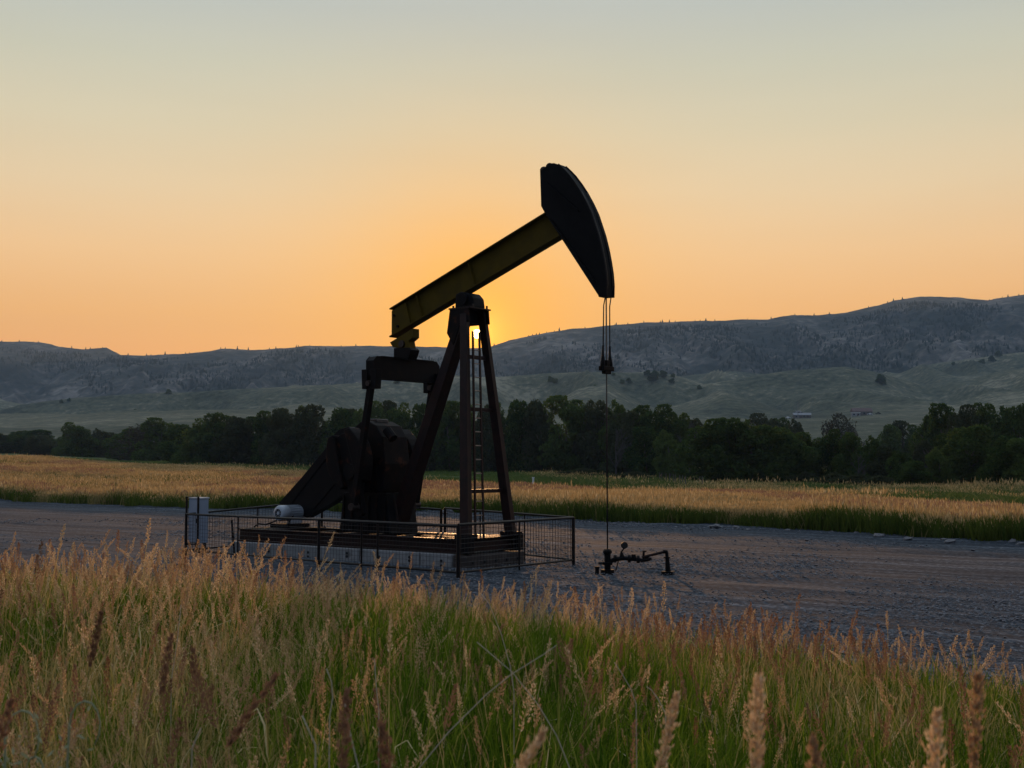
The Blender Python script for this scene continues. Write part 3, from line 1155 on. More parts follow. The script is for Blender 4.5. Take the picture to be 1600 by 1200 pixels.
# ------------------------------------------------------------------ rocks along the gravel rim
def rock_mesh(seed, name='rock'):
    r = random.Random(seed)
    import bmesh
    bm = bmesh.new()
    bmesh.ops.create_icosphere(bm, subdivisions=2, radius=0.5)
    ph = [r.uniform(0, 6) for _ in range(6)]
    for v in bm.verts:
        c = v.co
        k = 1 + .22 * math.sin(c.x * 5 + ph[0]) * math.cos(c.y * 6 + ph[1]) + .15 * math.sin(c.z * 9 + ph[2] + c.x * 4)
        c *= k * r.uniform(.93, 1.07)
        c.z *= .62
    me = bpy.data.meshes.new(name)
    bm.to_mesh(me)
    bm.free()
    me.materials.append(M['rock'])
    return me


rocks = [rock_mesh(s) for s in range(5)]
ROCK = [(1118, 824, .55), (1150, 824, .3), (1217, 822, .62), (1230, 827, .25), (1170, 826, .22), (1338, 830, .3), (1360, 829, .25), (1373, 834, .45), (1385, 832, .22), (1418, 838, .38), (1426, 835, .2), (1474, 839, .3),
        (1484, 843, .4), (1510, 836, .3), (1582, 843, .45), (1560, 842, .2), (1595, 846, .3), (968, 810, .45), (950, 812, .2), (990, 813, .18), (1036, 815, .22), (1068, 818, .25), (1090, 820, .2), (808, 805, .3), (700, 802, .9), (1300, 828, .2), (1256, 824, .2),
        (281, 880, .4), (1440, 850, .18), (1520, 856, .18), (1260, 842, .16), (860, 806, .2), (1014, 814, .16), (575, 905, .16), (592, 903, .1), (652, 908, .12)]
rk = None
for i, (u, v, s) in enumerate(ROCK):
    g = G(u, v, 0.05)
    o = bpy.data.objects.new('rock', rocks[i % 5]) if rk is None else rk.copy()
    o.data = rocks[i % 5]
    rk = rk or o
    COL.objects.link(o)
    o.location = (g[0], g[1], yard_z(g[0], g[1]) + s * .08)
    s *= .78
    o.scale = (s * random.uniform(.9, 1.3), s, s * random.uniform(.7, 1.1))
    o.rotation_euler = (random.uniform(-.2, .2), random.uniform(-.2, .2), random.uniform(0, 6))
    if v > 870:
        tag(o, 'loose pale stone lying on the gravel by the front fence', 'rock', 'loose stones on the gravel')
    else:
        tag(o, 'pale angular rock on the gravel rim below the tall grass', 'rock', 'rocks along the far rim of the gravel')
# the big one and the one at the fence corner stand out
for o in list(COL.objects):
    if o.name.startswith('rock') and 'label' in o:
        if o.scale[1] > 0.65:
            tag(o, 'large pale boulder behind the back fence, left of the samson post', 'boulder')
            del o['group']


# ------------------------------------------------------------------ scattered geometry (one object, instanced by geometry nodes)
def gn_scatter(name, pts, rot, scl, idx, sources, label, cat):
    me = bpy.data.meshes.new(name)
    n = len(pts)
    me.vertices.add(n)
    me.vertices.foreach_set('co', np.asarray(pts, np.float32).ravel())
    for nm, ty, arr, key in (('rot', 'FLOAT_VECTOR', rot, 'vector'), ('scl', 'FLOAT_VECTOR', scl, 'vector'), ('idx', 'INT', idx, 'value')):
        at = me.attributes.new(nm, ty, 'POINT')
        at.data.foreach_set(key, np.ascontiguousarray(arr, np.int32 if ty == 'INT' else np.float32).ravel())
    me.update()
    o = bpy.data.objects.new(name, me)
    COL.objects.link(o)
    ng = bpy.data.node_groups.new(name + '_scatter', 'GeometryNodeTree')
    ng.interface.new_socket('Geometry', in_out='INPUT', socket_type='NodeSocketGeometry')
    ng.interface.new_socket('Geometry', in_out='OUTPUT', socket_type='NodeSocketGeometry')
    N, L = ng.nodes, ng.links
    gi, go = N.new('NodeGroupInput'), N.new('NodeGroupOutput')
    jn = N.new('GeometryNodeJoinGeometry')
    for s in reversed(sources):      # the last link joined comes first in the index
        oi = N.new('GeometryNodeObjectInfo')
        oi.inputs['Object'].default_value = s
        oi.inputs['As Instance'].default_value = True
        L.new(oi.outputs['Geometry'], jn.inputs[0])
    ip = N.new('GeometryNodeInstanceOnPoints')
    L.new(gi.outputs[0], ip.inputs['Points'])
    L.new(jn.outputs[0], ip.inputs['Instance'])
    ip.inputs['Pick Instance'].default_value = True

    def attr(nm, ty):
        a = N.new('GeometryNodeInputNamedAttribute')
        a.data_type = ty
        a.inputs['Name'].default_value = nm
        return a.outputs['Attribute']
    L.new(attr('idx', 'INT'), ip.inputs['Instance Index'])
    L.new(attr('scl', 'FLOAT_VECTOR'), ip.inputs['Scale'])
    e2r = N.new('FunctionNodeEulerToRotation')
    L.new(attr('rot', 'FLOAT_VECTOR'), e2r.inputs[0])
    L.new(e2r.outputs[0], ip.inputs['Rotation'])
    L.new(ip.outputs[0], go.inputs[0])
    md = o.modifiers.new('scatter', 'NODES')
    md.node_group = ng
    tag(o, label, cat, kind='stuff')
    return o


def in_frame(X, Y, margin=0.10):
    return (Y > 0.5) & (np.abs(X) < (800 / FPX + margin) * Y + 0.6)


# gravel stones
st_src = []
for k in range(4):
    me = rock_mesh(50 + k, 'gravel_stone')
    me.materials.clear()
    me.materials.append(M['stone'])
    st_src.append(bpy.data.objects.new('gravel_stone', me))
N0 = 320000
dd = 10 * (62 / 10) ** RNG.uniform(0, 1, N0)          # denser close by
aa = RNG.uniform(-0.50, 0.50, N0)
X, Y = dd * np.tan(aa), dd
keep = (Y > np.interp(X, PADN['xs'], PADN['near']) + 0.1) & (Y < np.interp(X, PADN['xs'], PADN['far']) - 0.2)
patch = fbm(X * 0.22, Y * 0.22, 71, 4)
rimd = np.interp(X, PADN['xs'], PADN['far']) - Y
keep &= (patch - 0.12 + 1.2 * np.exp(-rimd / 1.5) + 0.35 * np.exp(-((Y - 20) / 5.0) ** 2) > RNG.uniform(-0.1, 0.9, N0))
X, Y, dd = X[keep], Y[keep], dd[keep]
n = len(X)
sz = (0.012 + 0.034 * RNG.uniform(0, 1, n) ** 3) * (0.6 + dd / 36)
gn_scatter('gravel_stones', np.stack([X, Y, zvalley(X, Y) + 0.02 + sz * .1], 1), np.stack([RNG.uniform(-.3, .3, n), RNG.uniform(-.3, .3, n), RNG.uniform(0, 6.28, n)], 1),
           np.stack([sz * RNG.uniform(.8, 1.4, n), sz, sz * RNG.uniform(.5, .9, n)], 1), RNG.integers(0, 4, n), st_src, 'loose gravel stones strewn over the yard', 'gravel')


# ---- grass plants
class GM:
    """collects thin blades and seeds"""
    def __init__(self):
        self.v, self.f, self.m = [], [], []

    def strip(self, pts, ws, side, mi):
        o = len(self.v)
        for p, w in zip(pts, ws):
            self.v.append(p - side * w)
            self.v.append(p + side * w)
        for i in range(len(pts) - 1):
            self.f.append((o + 2 * i, o + 2 * i + 1, o + 2 * i + 3, o + 2 * i + 2))
            self.m.append(mi)

    def seed(self, c, d, s, ln, w, mi):
        o = len(self.v)
        self.v += [c, c + d * ln * .45 - s * w, c + d * ln, c + d * ln * .5 + s * w]
        self.f.append((o, o + 1, o + 2, o + 3))
        self.m.append(mi)

    def obj(self, name, mats):
        return npmesh(name, np.array([tuple(p) for p in self.v]), np.array(self.f), mats, self.m, link=False)


def rv(r, k=1.0):
    return Vector((r.uniform(-k, k), r.uniform(-k, k), r.uniform(-k, k)))


def stalk(seed, H=1.0, head=0.16, dense=70, bend=0.12, mats=('stem', 'seed'), slen=0.012, leaves=3, open_=0.022):
    r = random.Random(seed)
    g = GM()
    a = r.uniform(0, 6.28)
    bd = Vector((math.cos(a), math.sin(a), 0))
    side = Vector((-math.sin(a), math.cos(a), 0))

    def at(t):
        return bd * (bend * H * t ** 2.4) + Vector((0, 0, H * (t - 0.10 * bend * t ** 3)))
    ts = [0, .25, .5, .7, .85, 1.0]
    for sdir in (side, bd):
        g.strip([at(t) for t in ts], [.0021, .0019, .0016, .0013, .001, .0006], sdir, 0)
    for k in range(leaves):
        t0 = r.uniform(.05, .55)
        p = at(t0)
        b = r.uniform(0, 6.28)
        d = Vector((math.cos(b), math.sin(b), 0))
        s2 = Vector((-math.sin(b), math.cos(b), 0))
        ln = r.uniform(.15, .32)
        g.strip([p, p + d * ln * .25 + Vector((0, 0, ln * .6)), p + d * ln * .7 + Vector((0, 0, ln * .75)), p + d * ln * 1.1 + Vector((0, 0, ln * .5))], [.0028, .0034, .0024, .0004], s2, 0)
    h0 = 1 - head / H
    for k in range(dense):
        t = h0 + (1 - h0) * (k / dense) ** 0.9
        q = (t - h0) / (1 - h0)
        wd = open_ * math.sin(math.pi * min(1, q * .9 + .08)) ** .8 * (1.15 - .6 * q)
        c = at(t)
        b = r.uniform(0, 6.28)
        outv = Vector((math.cos(b), math.sin(b), 0)) * .7 + bd * .35
        c2 = c + outv * wd * r.uniform(.3, 1.1) + Vector((0, 0, wd * r.uniform(-.2, .9)))
        d = (outv * .5 + Vector((0, 0, r.uniform(.35, 1.2)))).normalized()
        s = d.cross(rv(r)).normalized()
        g.seed(c2, d, s, slen * r.uniform(.8, 1.6), slen * .22, 1)
    return g.obj('seeding_grass', [M[mats[0]], M[mats[1]]])


def tuft(seed, n=16, H=.7, W=.10, spread=.35, mat='blade', w=.0035):
    r = random.Random(seed)
    g = GM()
    for k in range(n):
        b = r.uniform(0, 6.28)
        d = Vector((math.cos(b), math.sin(b), 0))
        s = Vector((-math.sin(b + r.uniform(-.8, .8)), math.cos(b), 0)).normalized()
        p = d * r.uniform(0, W)
        h = H * r.uniform(.6, 1.05)
        o = spread * h * r.uniform(.2, 1)
        dr = r.uniform(0, .18) * h
        g.strip([p, p + d * o * .2 + Vector((0, 0, h * .4)), p + d * o * .55 + Vector((0, 0, h * .78)), p + d * o + Vector((0, 0, h - dr))], [w, w * 1.1, w * .8, w * .1], s, 0)
    return g.obj('grass_tuft', [M[mat]])


def bank_ok(X, Y, lim=0.0):
    return bank_q(X, Y) > lim


def scatter_wedge(n, d0, d1, power=1.0):
    d = np.sqrt(RNG.uniform(d0 ** 2, d1 ** 2, n)) if power == 1.0 else d0 * (d1 / d0) ** RNG.uniform(0, 1, n)
    a = RNG.uniform(-0.50, 0.50, n)
    return d * np.sin(a), d * np.cos(a)


def fin(X, Y, keep):
    X, Y = X[keep], Y[keep]
    return X, Y, zvalley(X, Y)


def rots(n, tilt=.12):
    return np.stack([RNG.normal(0, tilt, n), RNG.normal(0, tilt, n), RNG.uniform(0, 6.28, n)], 1)


# green leaf tufts
green_src = [tuft(s, 20, .72, .07, .30) for s in range(4)] + [tuft(10, 14, .72, .10, .5, 'stem', .0024), tuft(11, 12, .80, .12, .8, 'stem', .0020)]
X, Y = scatter_wedge(34000, 1.2, 22)
X, Y, Z = fin(X, Y, bank_ok(X, Y, -.1) & (Y < 20))
n = len(X)
patch = fbm(X * .5, Y * .5, 201, 3)
idx = np.where(RNG.uniform(0, 1, n) < np.clip(.22 - patch * 1.1 + (Y - 7) * .035, .05, .8), RNG.integers(4, 6, n), RNG.integers(0, 4, n))
s = RNG.uniform(.75, 1.2, n) * (1 + .25 * patch)
gn_scatter('green_grass', np.stack([X, Y, Z], 1), rots(n, .1), np.stack([s, s, s], 1), idx, green_src, 'long green grass leaves growing on the near bank', 'grass')

# seeding stalks
stalk_src = [stalk(s, 1.0, h, dn, b, slen=sl, open_=op) for s, h, dn, b, sl, op in
             [(1, .14, 80, .10, .010, .011), (2, .18, 90, .24, .011, .018), (3, .12, 70, .05, .009, .008), (4, .16, 80, .34, .011, .016), (5, .20, 90, .18, .011, .024), (6, .11, 60, .12, .010, .008)]]
stalk_src += [stalk(21, 1.0, .17, 110, .08, ('stem', 'seedred'), .012, 3, .014), stalk(22, 1.0, .20, 120, .14, ('stem', 'seedred'), .013, 3, .018)]
X, Y = scatter_wedge(23000, 2.2, 22)
pt = fbm(X * .45, Y * .45, 211, 3)
X, Y, Z = fin(X, Y, bank_ok(X, Y, -.2) & (Y < 21) & (pt * 1.6 + .06 + .055 * Y > RNG.uniform(-.2, .7, len(X))))
n = len(X)
pt = fbm(X * .4, Y * .4, 212, 3)
s = RNG.normal(.77, .12, n) * (1 + .30 * pt)
s = np.clip(s, .5, 1.15)
tall = RNG.uniform(0, 1, n) < .04
s = np.where(tall, s * 1.18, s)
idx = np.where(RNG.uniform(0, 1, n) < np.clip(.20 + 1.2 * fbm(X * .6, Y * .6, 213, 3), .03, .8), RNG.integers(6, 8, n), RNG.integers(0, 6, n))
gn_scatter('seeding_grass', np.stack([X, Y, Z], 1), rots(n, .09), np.stack([s * 1.15, s * 1.15, s], 1), idx, stalk_src, 'tan and rusty seed heads of tall grass along the near bank', 'grass')


# meadow grass beyond the yard
def meadow_tuft(seed, n=46, heads=26, H=.8, W=.55, mats=('mgreen', 'mtan')):
    r = random.Random(seed)
    g = GM()
    for k in range(n):
        b = r.uniform(0, 6.28)
        p = Vector((math.cos(b), math.sin(b), 0)) * W * math.sqrt(r.uniform(0, 1))
        c = r.uniform(0, 6.28)
        s = Vector((math.cos(c), math.sin(c), 0))
        q = Vector((r.uniform(-.1, .1), r.uniform(-.1, .1), 0))
        h = H * r.uniform(.5, .92)
        g.strip([p, p + q + Vector((0, 0, h * .6)), p + q * 2.2 + Vector((0, 0, h))], [.016, .014, .002], s, 0)
    for k in range(heads):
        b = r.uniform(0, 6.28)
        p = Vector((math.cos(b), math.sin(b), 0)) * W * math.sqrt(r.uniform(0, 1)) + Vector((0, 0, H * r.uniform(.68, .98)))
        c = r.uniform(0, 6.28)
        s = Vector((math.cos(c), math.sin(c), 0))
        d = Vector((r.uniform(-.25, .25), r.uniform(-.25, .25), 1)).normalized()
        g.seed(p, d, s, r.uniform(.12, .24), .017, 1)
    return g.obj('meadow_tuft', [M[mats[0]], M[mats[1]]])


mead_src = [meadow_tuft(1, 40, 44, .8, .55, ('mstraw', 'mtan')), meadow_tuft(2, 36, 40, .8, .55, ('mstraw', 'mtan')), meadow_tuft(3, 36, 46, .75, .6, ('mstraw', 'mtan')), meadow_tuft(4, 60, 5, .82, .55), meadow_tuft(5, 50, 8, .9, .5), meadow_tuft(6, 40, 34, .85, .55, ('mstraw', 'mredtan'))]
n = 120000
Y = 36 * (225 / 36.0) ** RNG.uniform(0, 1, n)
X = Y * RNG.uniform(-.52, .52, n)
ry = np.interp(X, PADN['xs'], PADN['far'])
dist = Y - ry
keep = (dist > -.3 + 1.2 * fbm(X * .5, Y * .1, 225, 3)) & (Y < tan_top(X, Y) + 4 * fbm(X * .08, Y * .08, 9, 3)) & (RNG.uniform(0, 1, n) < np.clip(1.5 - Y / 240, .3, 1))
X, Y, dist = X[keep], Y[keep], dist[keep]
n = len(X)
pt = fbm(X * .07, Y * .05, 221, 4)
leftish = np.clip((520 - (800 + FPX * X / Y)) / 420, 0, 1)
rim_w = np.clip(1.3 + 5.0 * fbm(X * .16, Y * .03, 224, 4), .3, 7)
rim_green = np.exp(-(np.maximum(dist, 0) / rim_w) ** 2)
pt2 = fbm(X * .22, Y * .11, 222, 4)
pt3 = fbm(X * .045 + 7, Y * .022, 226, 3)
pg = np.clip(.12 + pt3 * (.3 + 1.9 * leftish) + pt * (.6 + 1.6 * leftish) + pt2 * .9 + 1.0 * rim_green + .38 * leftish, .02, .98)
u01 = RNG.uniform(0, 1, n)
idx = np.where(u01 < pg, RNG.integers(3, 5, n), np.where(RNG.uniform(0, 1, n) < np.clip(.15 + 1.6 * fbm(X * .1, Y * .06, 223, 3), 0, .9), 5, RNG.integers(0, 3, n)))
s = RNG.uniform(.6, 1.15, n) * (1 + .28 * rim_green * (.0 + 2.4 * fbm(X * .25, Y * .25, 231, 3))) * (1 + .35 * fbm(X * .12, Y * .12, 232, 3))
sw = s * (1 + np.clip((Y - 70) / 120, 0, 1) * .7)
gn_scatter('meadow_grass', np.stack([X, Y, zvalley(X, Y) - .02], 1), rots(n, .06), np.stack([sw, sw, s * .92], 1), idx, mead_src, 'tan seeding meadow grass with a dark green front edge beyond the gravel', 'grass')

# short pasture tufts between the meadow and the trees
M['pgreen'] = leafmat('pasture_green', (0.055, 0.095, 0.022), (0.12, 0.165, 0.045), 0.45, c3=(0.20, 0.20, 0.08))
past_src = [meadow_tuft(11, 44, 0, .26, .8, ('pgreen', 'mtan')), meadow_tuft(12, 44, 0, .36, .8, ('pgreen', 'mtan')), meadow_tuft(13, 34, 10, .36, .8, ('mstraw', 'mtan'))]
n = 42000
Y = 50 * (330 / 50.0) ** RNG.uniform(0, 1, n)
X = Y * RNG.uniform(-.5, .5, n)
keep = (Y > tan_top(X, Y) - 2)
X, Y = X[keep], Y[keep]
n = len(X)
s = RNG.uniform(.4, 1.6, n) * (1 + 1.5 * fbm(X * .09, Y * .05, 241, 4))
s = np.clip(s, .15, 3)
farm = fbm(X * .06, Y * .03, 242, 4)
gn_scatter('pasture_grass', np.stack([X, Y, zvalley(X, Y) - .02], 1), rots(n, .05), np.stack([s * 1.4, s * 1.4, s], 1), np.where(RNG.uniform(.1, 1.0, n) < farm * 1.4, 2, RNG.integers(0, 2, n)), past_src, 'short green pasture grass before the tree belt', 'grass')


# ------------------------------------------------------------------ single stalks that stand out close by
def place_uv(u, v, Y):
    """x and height of the spot seen at (u, v) at distance Y"""
    p = P(u, v, Y)
    return p, ground_z(p[0], Y)


def near_plume(u, vtop, Y, tilt, seed, red, label):
    Y *= 1.3
    p, zg = place_uv(u, vtop, Y)
    H = max(.5, p[2] - zg)
    root = empty('grass_plume', (p[0] - tilt * H, Y, zg))
    tag(root, label, 'grass stalk', 'tall single grass plumes close to the viewer')
    r = random.Random(seed)

    def at(t):
        return Vector((tilt * H * t ** 1.6, 0.02 * t, H * t))
    m = MB()
    m.tube([at(t) for t in (0, .2, .4, .6, .8, .97)], [.0028, .0025, .0022, .0018, .0014, .0008], 5)
    m.build('stem', M['stem'], root)
    g = GM()
    hl = .17
    for k in range(420):
        t = 1 - hl / H * (1 - (k / 420.0))
        q = (k / 420.0)
        wd = (.012 + .006 * math.sin(q * 37 + seed)) * math.sin(math.pi * min(1, q * .86 + .1)) ** .7
        c = at(t)
        b = r.uniform(0, 6.28)
        o_ = Vector((math.cos(b), math.sin(b), 0))
        c2 = c + o_ * wd * r.uniform(.1, 1.0) + Vector((0, 0, wd * r.uniform(-.3, 1)))
        d = (o_ * .4 + Vector((tilt, 0, 1))).normalized()
        g.seed(c2, d, d.cross(rv(r)).normalized(), .012 * r.uniform(.7, 1.3), .0024, 0)
    o = npmesh('seed_head', np.array([tuple(x) for x in g.v]), np.array(g.f), M['seedred' if red else 'seed'])
    o.parent = root


for a in [(265, 995, 2.7, .10, 1, True, 'rust red grass plume standing highest in the lower left'),
          (540, 1085, 1.9, .02, 2, True, 'rusty upright plume at the bottom, left of the middle'),
          (596, 1140, 1.6, -.05, 3, True, 'reddish plume cut by the bottom edge left of the middle'),
          (1190, 1065, 1.5, .04, 4, False, 'blurred tan plume rising from the bottom edge right of the middle'),
          (1472, 1120, 1.45, .06, 5, False, 'pale blurred plume at the bottom edge near the right corner'),
          (1535, 1060, 1.7, .05, 6, False, 'tall grey tan plume near the right edge'),
          (1275, 1160, 1.4, -.06, 7, False, 'short tan plume cut by the bottom edge, right side'),
          (850, 1150, 1.5, .35, 8, False, 'pale plume leaning right at the bottom edge in the middle'),
          (430, 1060, 2.3, .45, 9, True, 'rusty plume leaning far to the right in the lower left'),
          (155, 960, 3.0, .12, 10, True, 'thin brown plume leaning right at the left side'),
          (1060, 1090, 1.9, .15, 11, False, 'tan plume leaning right in front of the middle grass'),
          (12, 1100, 1.9, .18, 12, True, 'dark rusty plume at the left edge')]:
    near_plume(*a)


def dry_stalk(pts, Y, label, rad=.0019):
    """bleached bent stalk through picture spots, standing at distance Y"""
    ps = [Vector(P(u, v, Y + dy)) for (u, v, dy) in pts]
    base = ps[0].copy()
    g0 = ground_z(base.x, base.y)
    base.z = g0
    root_loc = base
    m = MB()
    full = [Vector((0, 0, 0))] + [p - root_loc for p in ps]
    n_ = len(full)
    m.tube(full, [rad * (1 - .55 * i / n_) for i in range(n_)], 5)
    o = m.build('dry_stalk', M['dry'], smooth=True, loc=root_loc)
    tag(o, label, 'dry stalk', 'bleached dry stalks in the near grass')


dry_stalk([(803, 1080, 0), (797, 1040, 0), (783, 990, 0), (765, 945, 0), (752, 928, 0)], 4.6, 'white bent dry stalk rising highest in the middle of the grass')
dry_stalk([(655, 1200, 0), (700, 1145, 0), (760, 1085, 0), (800, 1053, 0), (850, 1022, 0), (870, 1008, 0)], 3.4, 'long grey dry stalk leaning right and crossing the white one')
dry_stalk([(890, 1200, 0), (870, 1150, 0), (840, 1100, 0), (800, 1050, 0), (745, 1003, 0)], 3.6, 'long dry stalk leaning left across the middle grass')
dry_stalk([(515, 1120, 0), (520, 1090, 0), (518, 1065, 0), (510, 1045, 0)], 3.4, 'short white stalk left of the middle above the green leaves')
dry_stalk([(560, 1200, 0), (548, 1150, 0), (542, 1120, 0), (538, 1095, 0)], 2.8, 'white stalk beside the rusty plume left of the middle')
dry_stalk([(592, 1110, 0), (588, 1075, 0), (585, 1030, 0)], 4.2, 'thin upright pale stalk left of the middle')
dry_stalk([(994, 1100, 0), (985, 1075, 0), (970, 1050, 0), (960, 1035, 0)], 4.2, 'pale stalk leaning left, right of the middle')
dry_stalk([(1040, 1115, 0), (1028, 1092, 0), (1018, 1078, 0), (1010, 1073, 0)], 4.0, 'short arched white stalk right of the middle')
dry_stalk([(268, 1060, 0), (276, 1010, 0), (283, 945, 0)], 5.0, 'pale upright stalk above the rust red plume at the left')
dry_stalk([(300, 1170, 0), (308, 1150, 0), (314, 1138, 0)], 2.8, 'small white broken stalk at the lower left')
dry_stalk([(493, 1165, 0), (482, 1140, 0), (472, 1118, 0)], 2.6, 'straight white stalk leaning left at the lower left of the middle')

# curly pale weed at the left
p, zg = place_uv(62, 1040, 2.6)
root = empty('pale_weed', (p[0], 2.6, zg))
tag(root, 'pale grey-green weed with curling stems at the lower left edge', 'weed')
r = random.Random(4)
Hh = p[2] - zg
for k in range(16):
    m = MB()
    x0, y0 = r.uniform(-.06, .06), r.uniform(-.05, .05)
    hgt = Hh * r.uniform(.70, 1.0)
    cr = r.uniform(.015, .04) * r.choice((-1, 1))
    pts = [Vector((x0, y0, 0)), Vector((x0 * 1.3, y0 * 1.2, hgt * .35)), Vector((x0 * 1.6, y0 * 1.5, hgt * .7)), Vector((x0 * 1.8, y0 * 1.6, hgt * .9))]
    c = pts[-1]
    for j in range(1, 9):
        a = j / 8 * 4.0
        pts.append(Vector((c.x + cr - cr * math.cos(a), c.y, c.z + abs(cr) * 1.6 * math.sin(a))))
    m.tube(pts, [.0028] * 4 + [.0022] * 4 + [.0016] * 4, 5)
    m.build('stem', M['sage'], root, smooth=True)
g = GM()
for k in range(700):
    q = r.uniform(.3, .95)
    c = Vector((r.uniform(-.12, .12) * (.6 + q * .5), r.uniform(-.1, .1), Hh * q * r.uniform(.8, 1)))
    d = Vector((r.uniform(-1, 1), r.uniform(-1, 1), r.uniform(-.2, 1))).normalized()
    g.seed(c, d, d.cross(rv(r)).normalized(), r.uniform(.012, .03), .0035, 0)
o = npmesh('leaves', np.array([tuple(x) for x in g.v]), np.array(g.f), M['sage'])
o.parent = root

# ------------------------------------------------------------------ the pumping unit
S0 = -7.0
pj_xy = W2(S0, 0)
pump = empty('pumpjack', (pj_xy[0], pj_xy[1], 0.32), -TH)
tag(pump, 'black and yellow oil pumpjack with raised horsehead before the low sun', 'pumpjack')
ZB = 0.32


def L2(s, t, z):
    """pumpjack-local point from (s, t, z)"""
    return Vector((s - S0, t, z - ZB))


def poly(uv, t):
    """outline traced on the plane t, in local (x, z); a third number per spot overrides t"""
    out = []
    for q in uv:
        s, z = PJ(q[0], q[1], q[2] if len(q) > 2 else t)
        out.append((s - S0, z - ZB))
    return out


def pp(name, uv, t0, t1, mat, parent=None, tt=None, bevel=0.008):
    m = MB()
    m.prism(poly(uv, tt if tt is not None else (t0 + t1) / 2), t0, t1)
    return m.build(name, M[mat], parent or pump, bevel=bevel)


# --- horsehead: side plates with a curved face plate between them
HW = 0.15
head_uv = [(843.5, 267, -HW), (845.2, 322, -HW), (850.5, 332, -HW), (864, 353, -HW), (878.5, 375, -HW), (934.5, 461.5, -HW), (941, 465.3, 0)]
arc_uv = [(958.4, 465.3), (958.8, 446), (957.4, 428), (954.8, 411), (950.8, 390), (945.6, 369), (934.9, 336.5), (926.8, 319), (917.8, 302.5), (909, 289), (899.4, 276.3), (892, 268.5), (884, 261), (876, 258.4)]
top_uv = [(868, 259, 0), (855, 262, -.05), (849, 264, -HW)]
hp = poly(head_uv, -HW) + poly(arc_uv, HW) + poly(top_uv, 0)
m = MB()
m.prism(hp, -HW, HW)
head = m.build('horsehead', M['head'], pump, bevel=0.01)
# rope track: raised rims on both edges of the curved face
arc = poly(arc_uv, HW)
for tside in (-HW - .012, HW - .02):
    m = MB()
    for i in range(len(arc) - 2):
        a, b = arc[i], arc[i + 1]
        m.bar((a[0], tside + .016, a[1]), (b[0], tside + .016, b[1]), .03, .05, up=(1, 0, 0))
    m.build('track_rim', M['black'], head)
# stiffening ribs on the near cheek
for (a, b) in [((862, 345), (930, 440)), ((852, 285), (905, 330))]:
    m = MB()
    pa, pb = poly([a, b], -HW)
    m.bar((pa[0], -HW - .02, pa[1]), (pb[0], -HW - .02, pb[1]), .04, .035, up=(0, 1, 0))
    m.build('cheek_rib', M['head'], head)
# latch and shackles on top
m = MB()
for (u, v, rr) in [(862, 263, .11), (852, 267, .08), (876, 264, .09), (868, 262, .09)]:
    a, = poly([(u, v)], 0)
    m.tube([(a[0], -.10, a[1]), (a[0], .10, a[1])], rr, 12)
m.build('rope_socket', M['black'], head)
a, b = poly([(846, 266), (851, 262)], -.1)
m = MB()
m.bar((a[0] - .03, -.1, a[1]), (b[0], -.1, b[1] + .02), .03, .03)
m.bar((a[0] - .03, .05, a[1] - .02), (b[0], .05, b[1]), .02, .02)
m.build('latch_pin', M['steel'], head)

# --- walking beam: wide flange section
TF = .145
tl = poly([(608.7, 481.3)], -TF)[0]
tr_ = poly([(850.5, 331.8)], -TF)[0]
bl = poly([(649.4, 511.2)], TF)[0]
A, B = Vector((tl[0], 0, tl[1])), Vector((tr_[0], 0, tr_[1]))
dirb = (B - A).normalized()
nb_ = Vector((dirb.z, 0, -dirb.x))
if nb_.z > 0:
    nb_ = -nb_
bd_ = Vector((bl[0] - A.x, 0, bl[1] - A.z)).dot(nb_)
B = B + dirb * .55
# upright cut at the rear end
ta = dirb.z / dirb.x


def beam_pt(x, depth):
    """point under the top line at local x, 'depth' measured square to the beam"""
    return (x, A.z + (x - A.x) * ta - depth / dirb.x)


def xz(p):
    return (p.x, p.z)


m = MB()
ft = .035
m.prism([beam_pt(A.x, ft), beam_pt(A.x, bd_ - ft), xz(B + nb_ * (bd_ - ft)), xz(B + nb_ * ft)], -.018, .018)
web = m.build('walking_beam', M['yellow'], pump)
m = MB()
m.prism([beam_pt(A.x - .01, 0), beam_pt(A.x - .01, ft - .001), xz(B + nb_ * (ft - .001)), xz(B)], -TF, TF)
m.build('flange', M['yellow'], web, bevel=.006)
m = MB()
m.prism([beam_pt(A.x - .01, bd_ - ft + .001), beam_pt(A.x - .01, bd_), xz(B + nb_ * bd_), xz(B + nb_ * (bd_ - ft + .001))], -TF, TF)
m.build('flange', M['yellow'], web, bevel=.006)
# doubler plates with bolts at the rear end
xr = poly([(637, 490)], -.05)[0][0]
m = MB()
m.prism([beam_pt(A.x + .02, ft + .03), beam_pt(A.x + .02, bd_ - ft - .02), beam_pt(xr + .12, bd_ - ft - .02), beam_pt(xr - .05, ft + .03)], -.09, -.02)
m.build('end_plate', M['yellow'], web, bevel=.006)
for (u, v) in [(616, 493), (622, 510), (633, 487)]:
    a, = poly([(u, v)], -.09)
    m = MB()
    m.tube([(a[0], -.125, a[1]), (a[0], -.085, a[1])], .035, 6)
    if u != 633:
        m.build('bolt', M['black'], web)
# web stiffeners
for fr in (.155, .47):
    c = A + (B - A) * fr
    m = MB()
    m.bar(c + nb_ * (ft + .002), c + nb_ * (bd_ - ft - .002), .02, .22, up=(0, 1, 0))
    m.build('stiffener', M['yellow'], web)

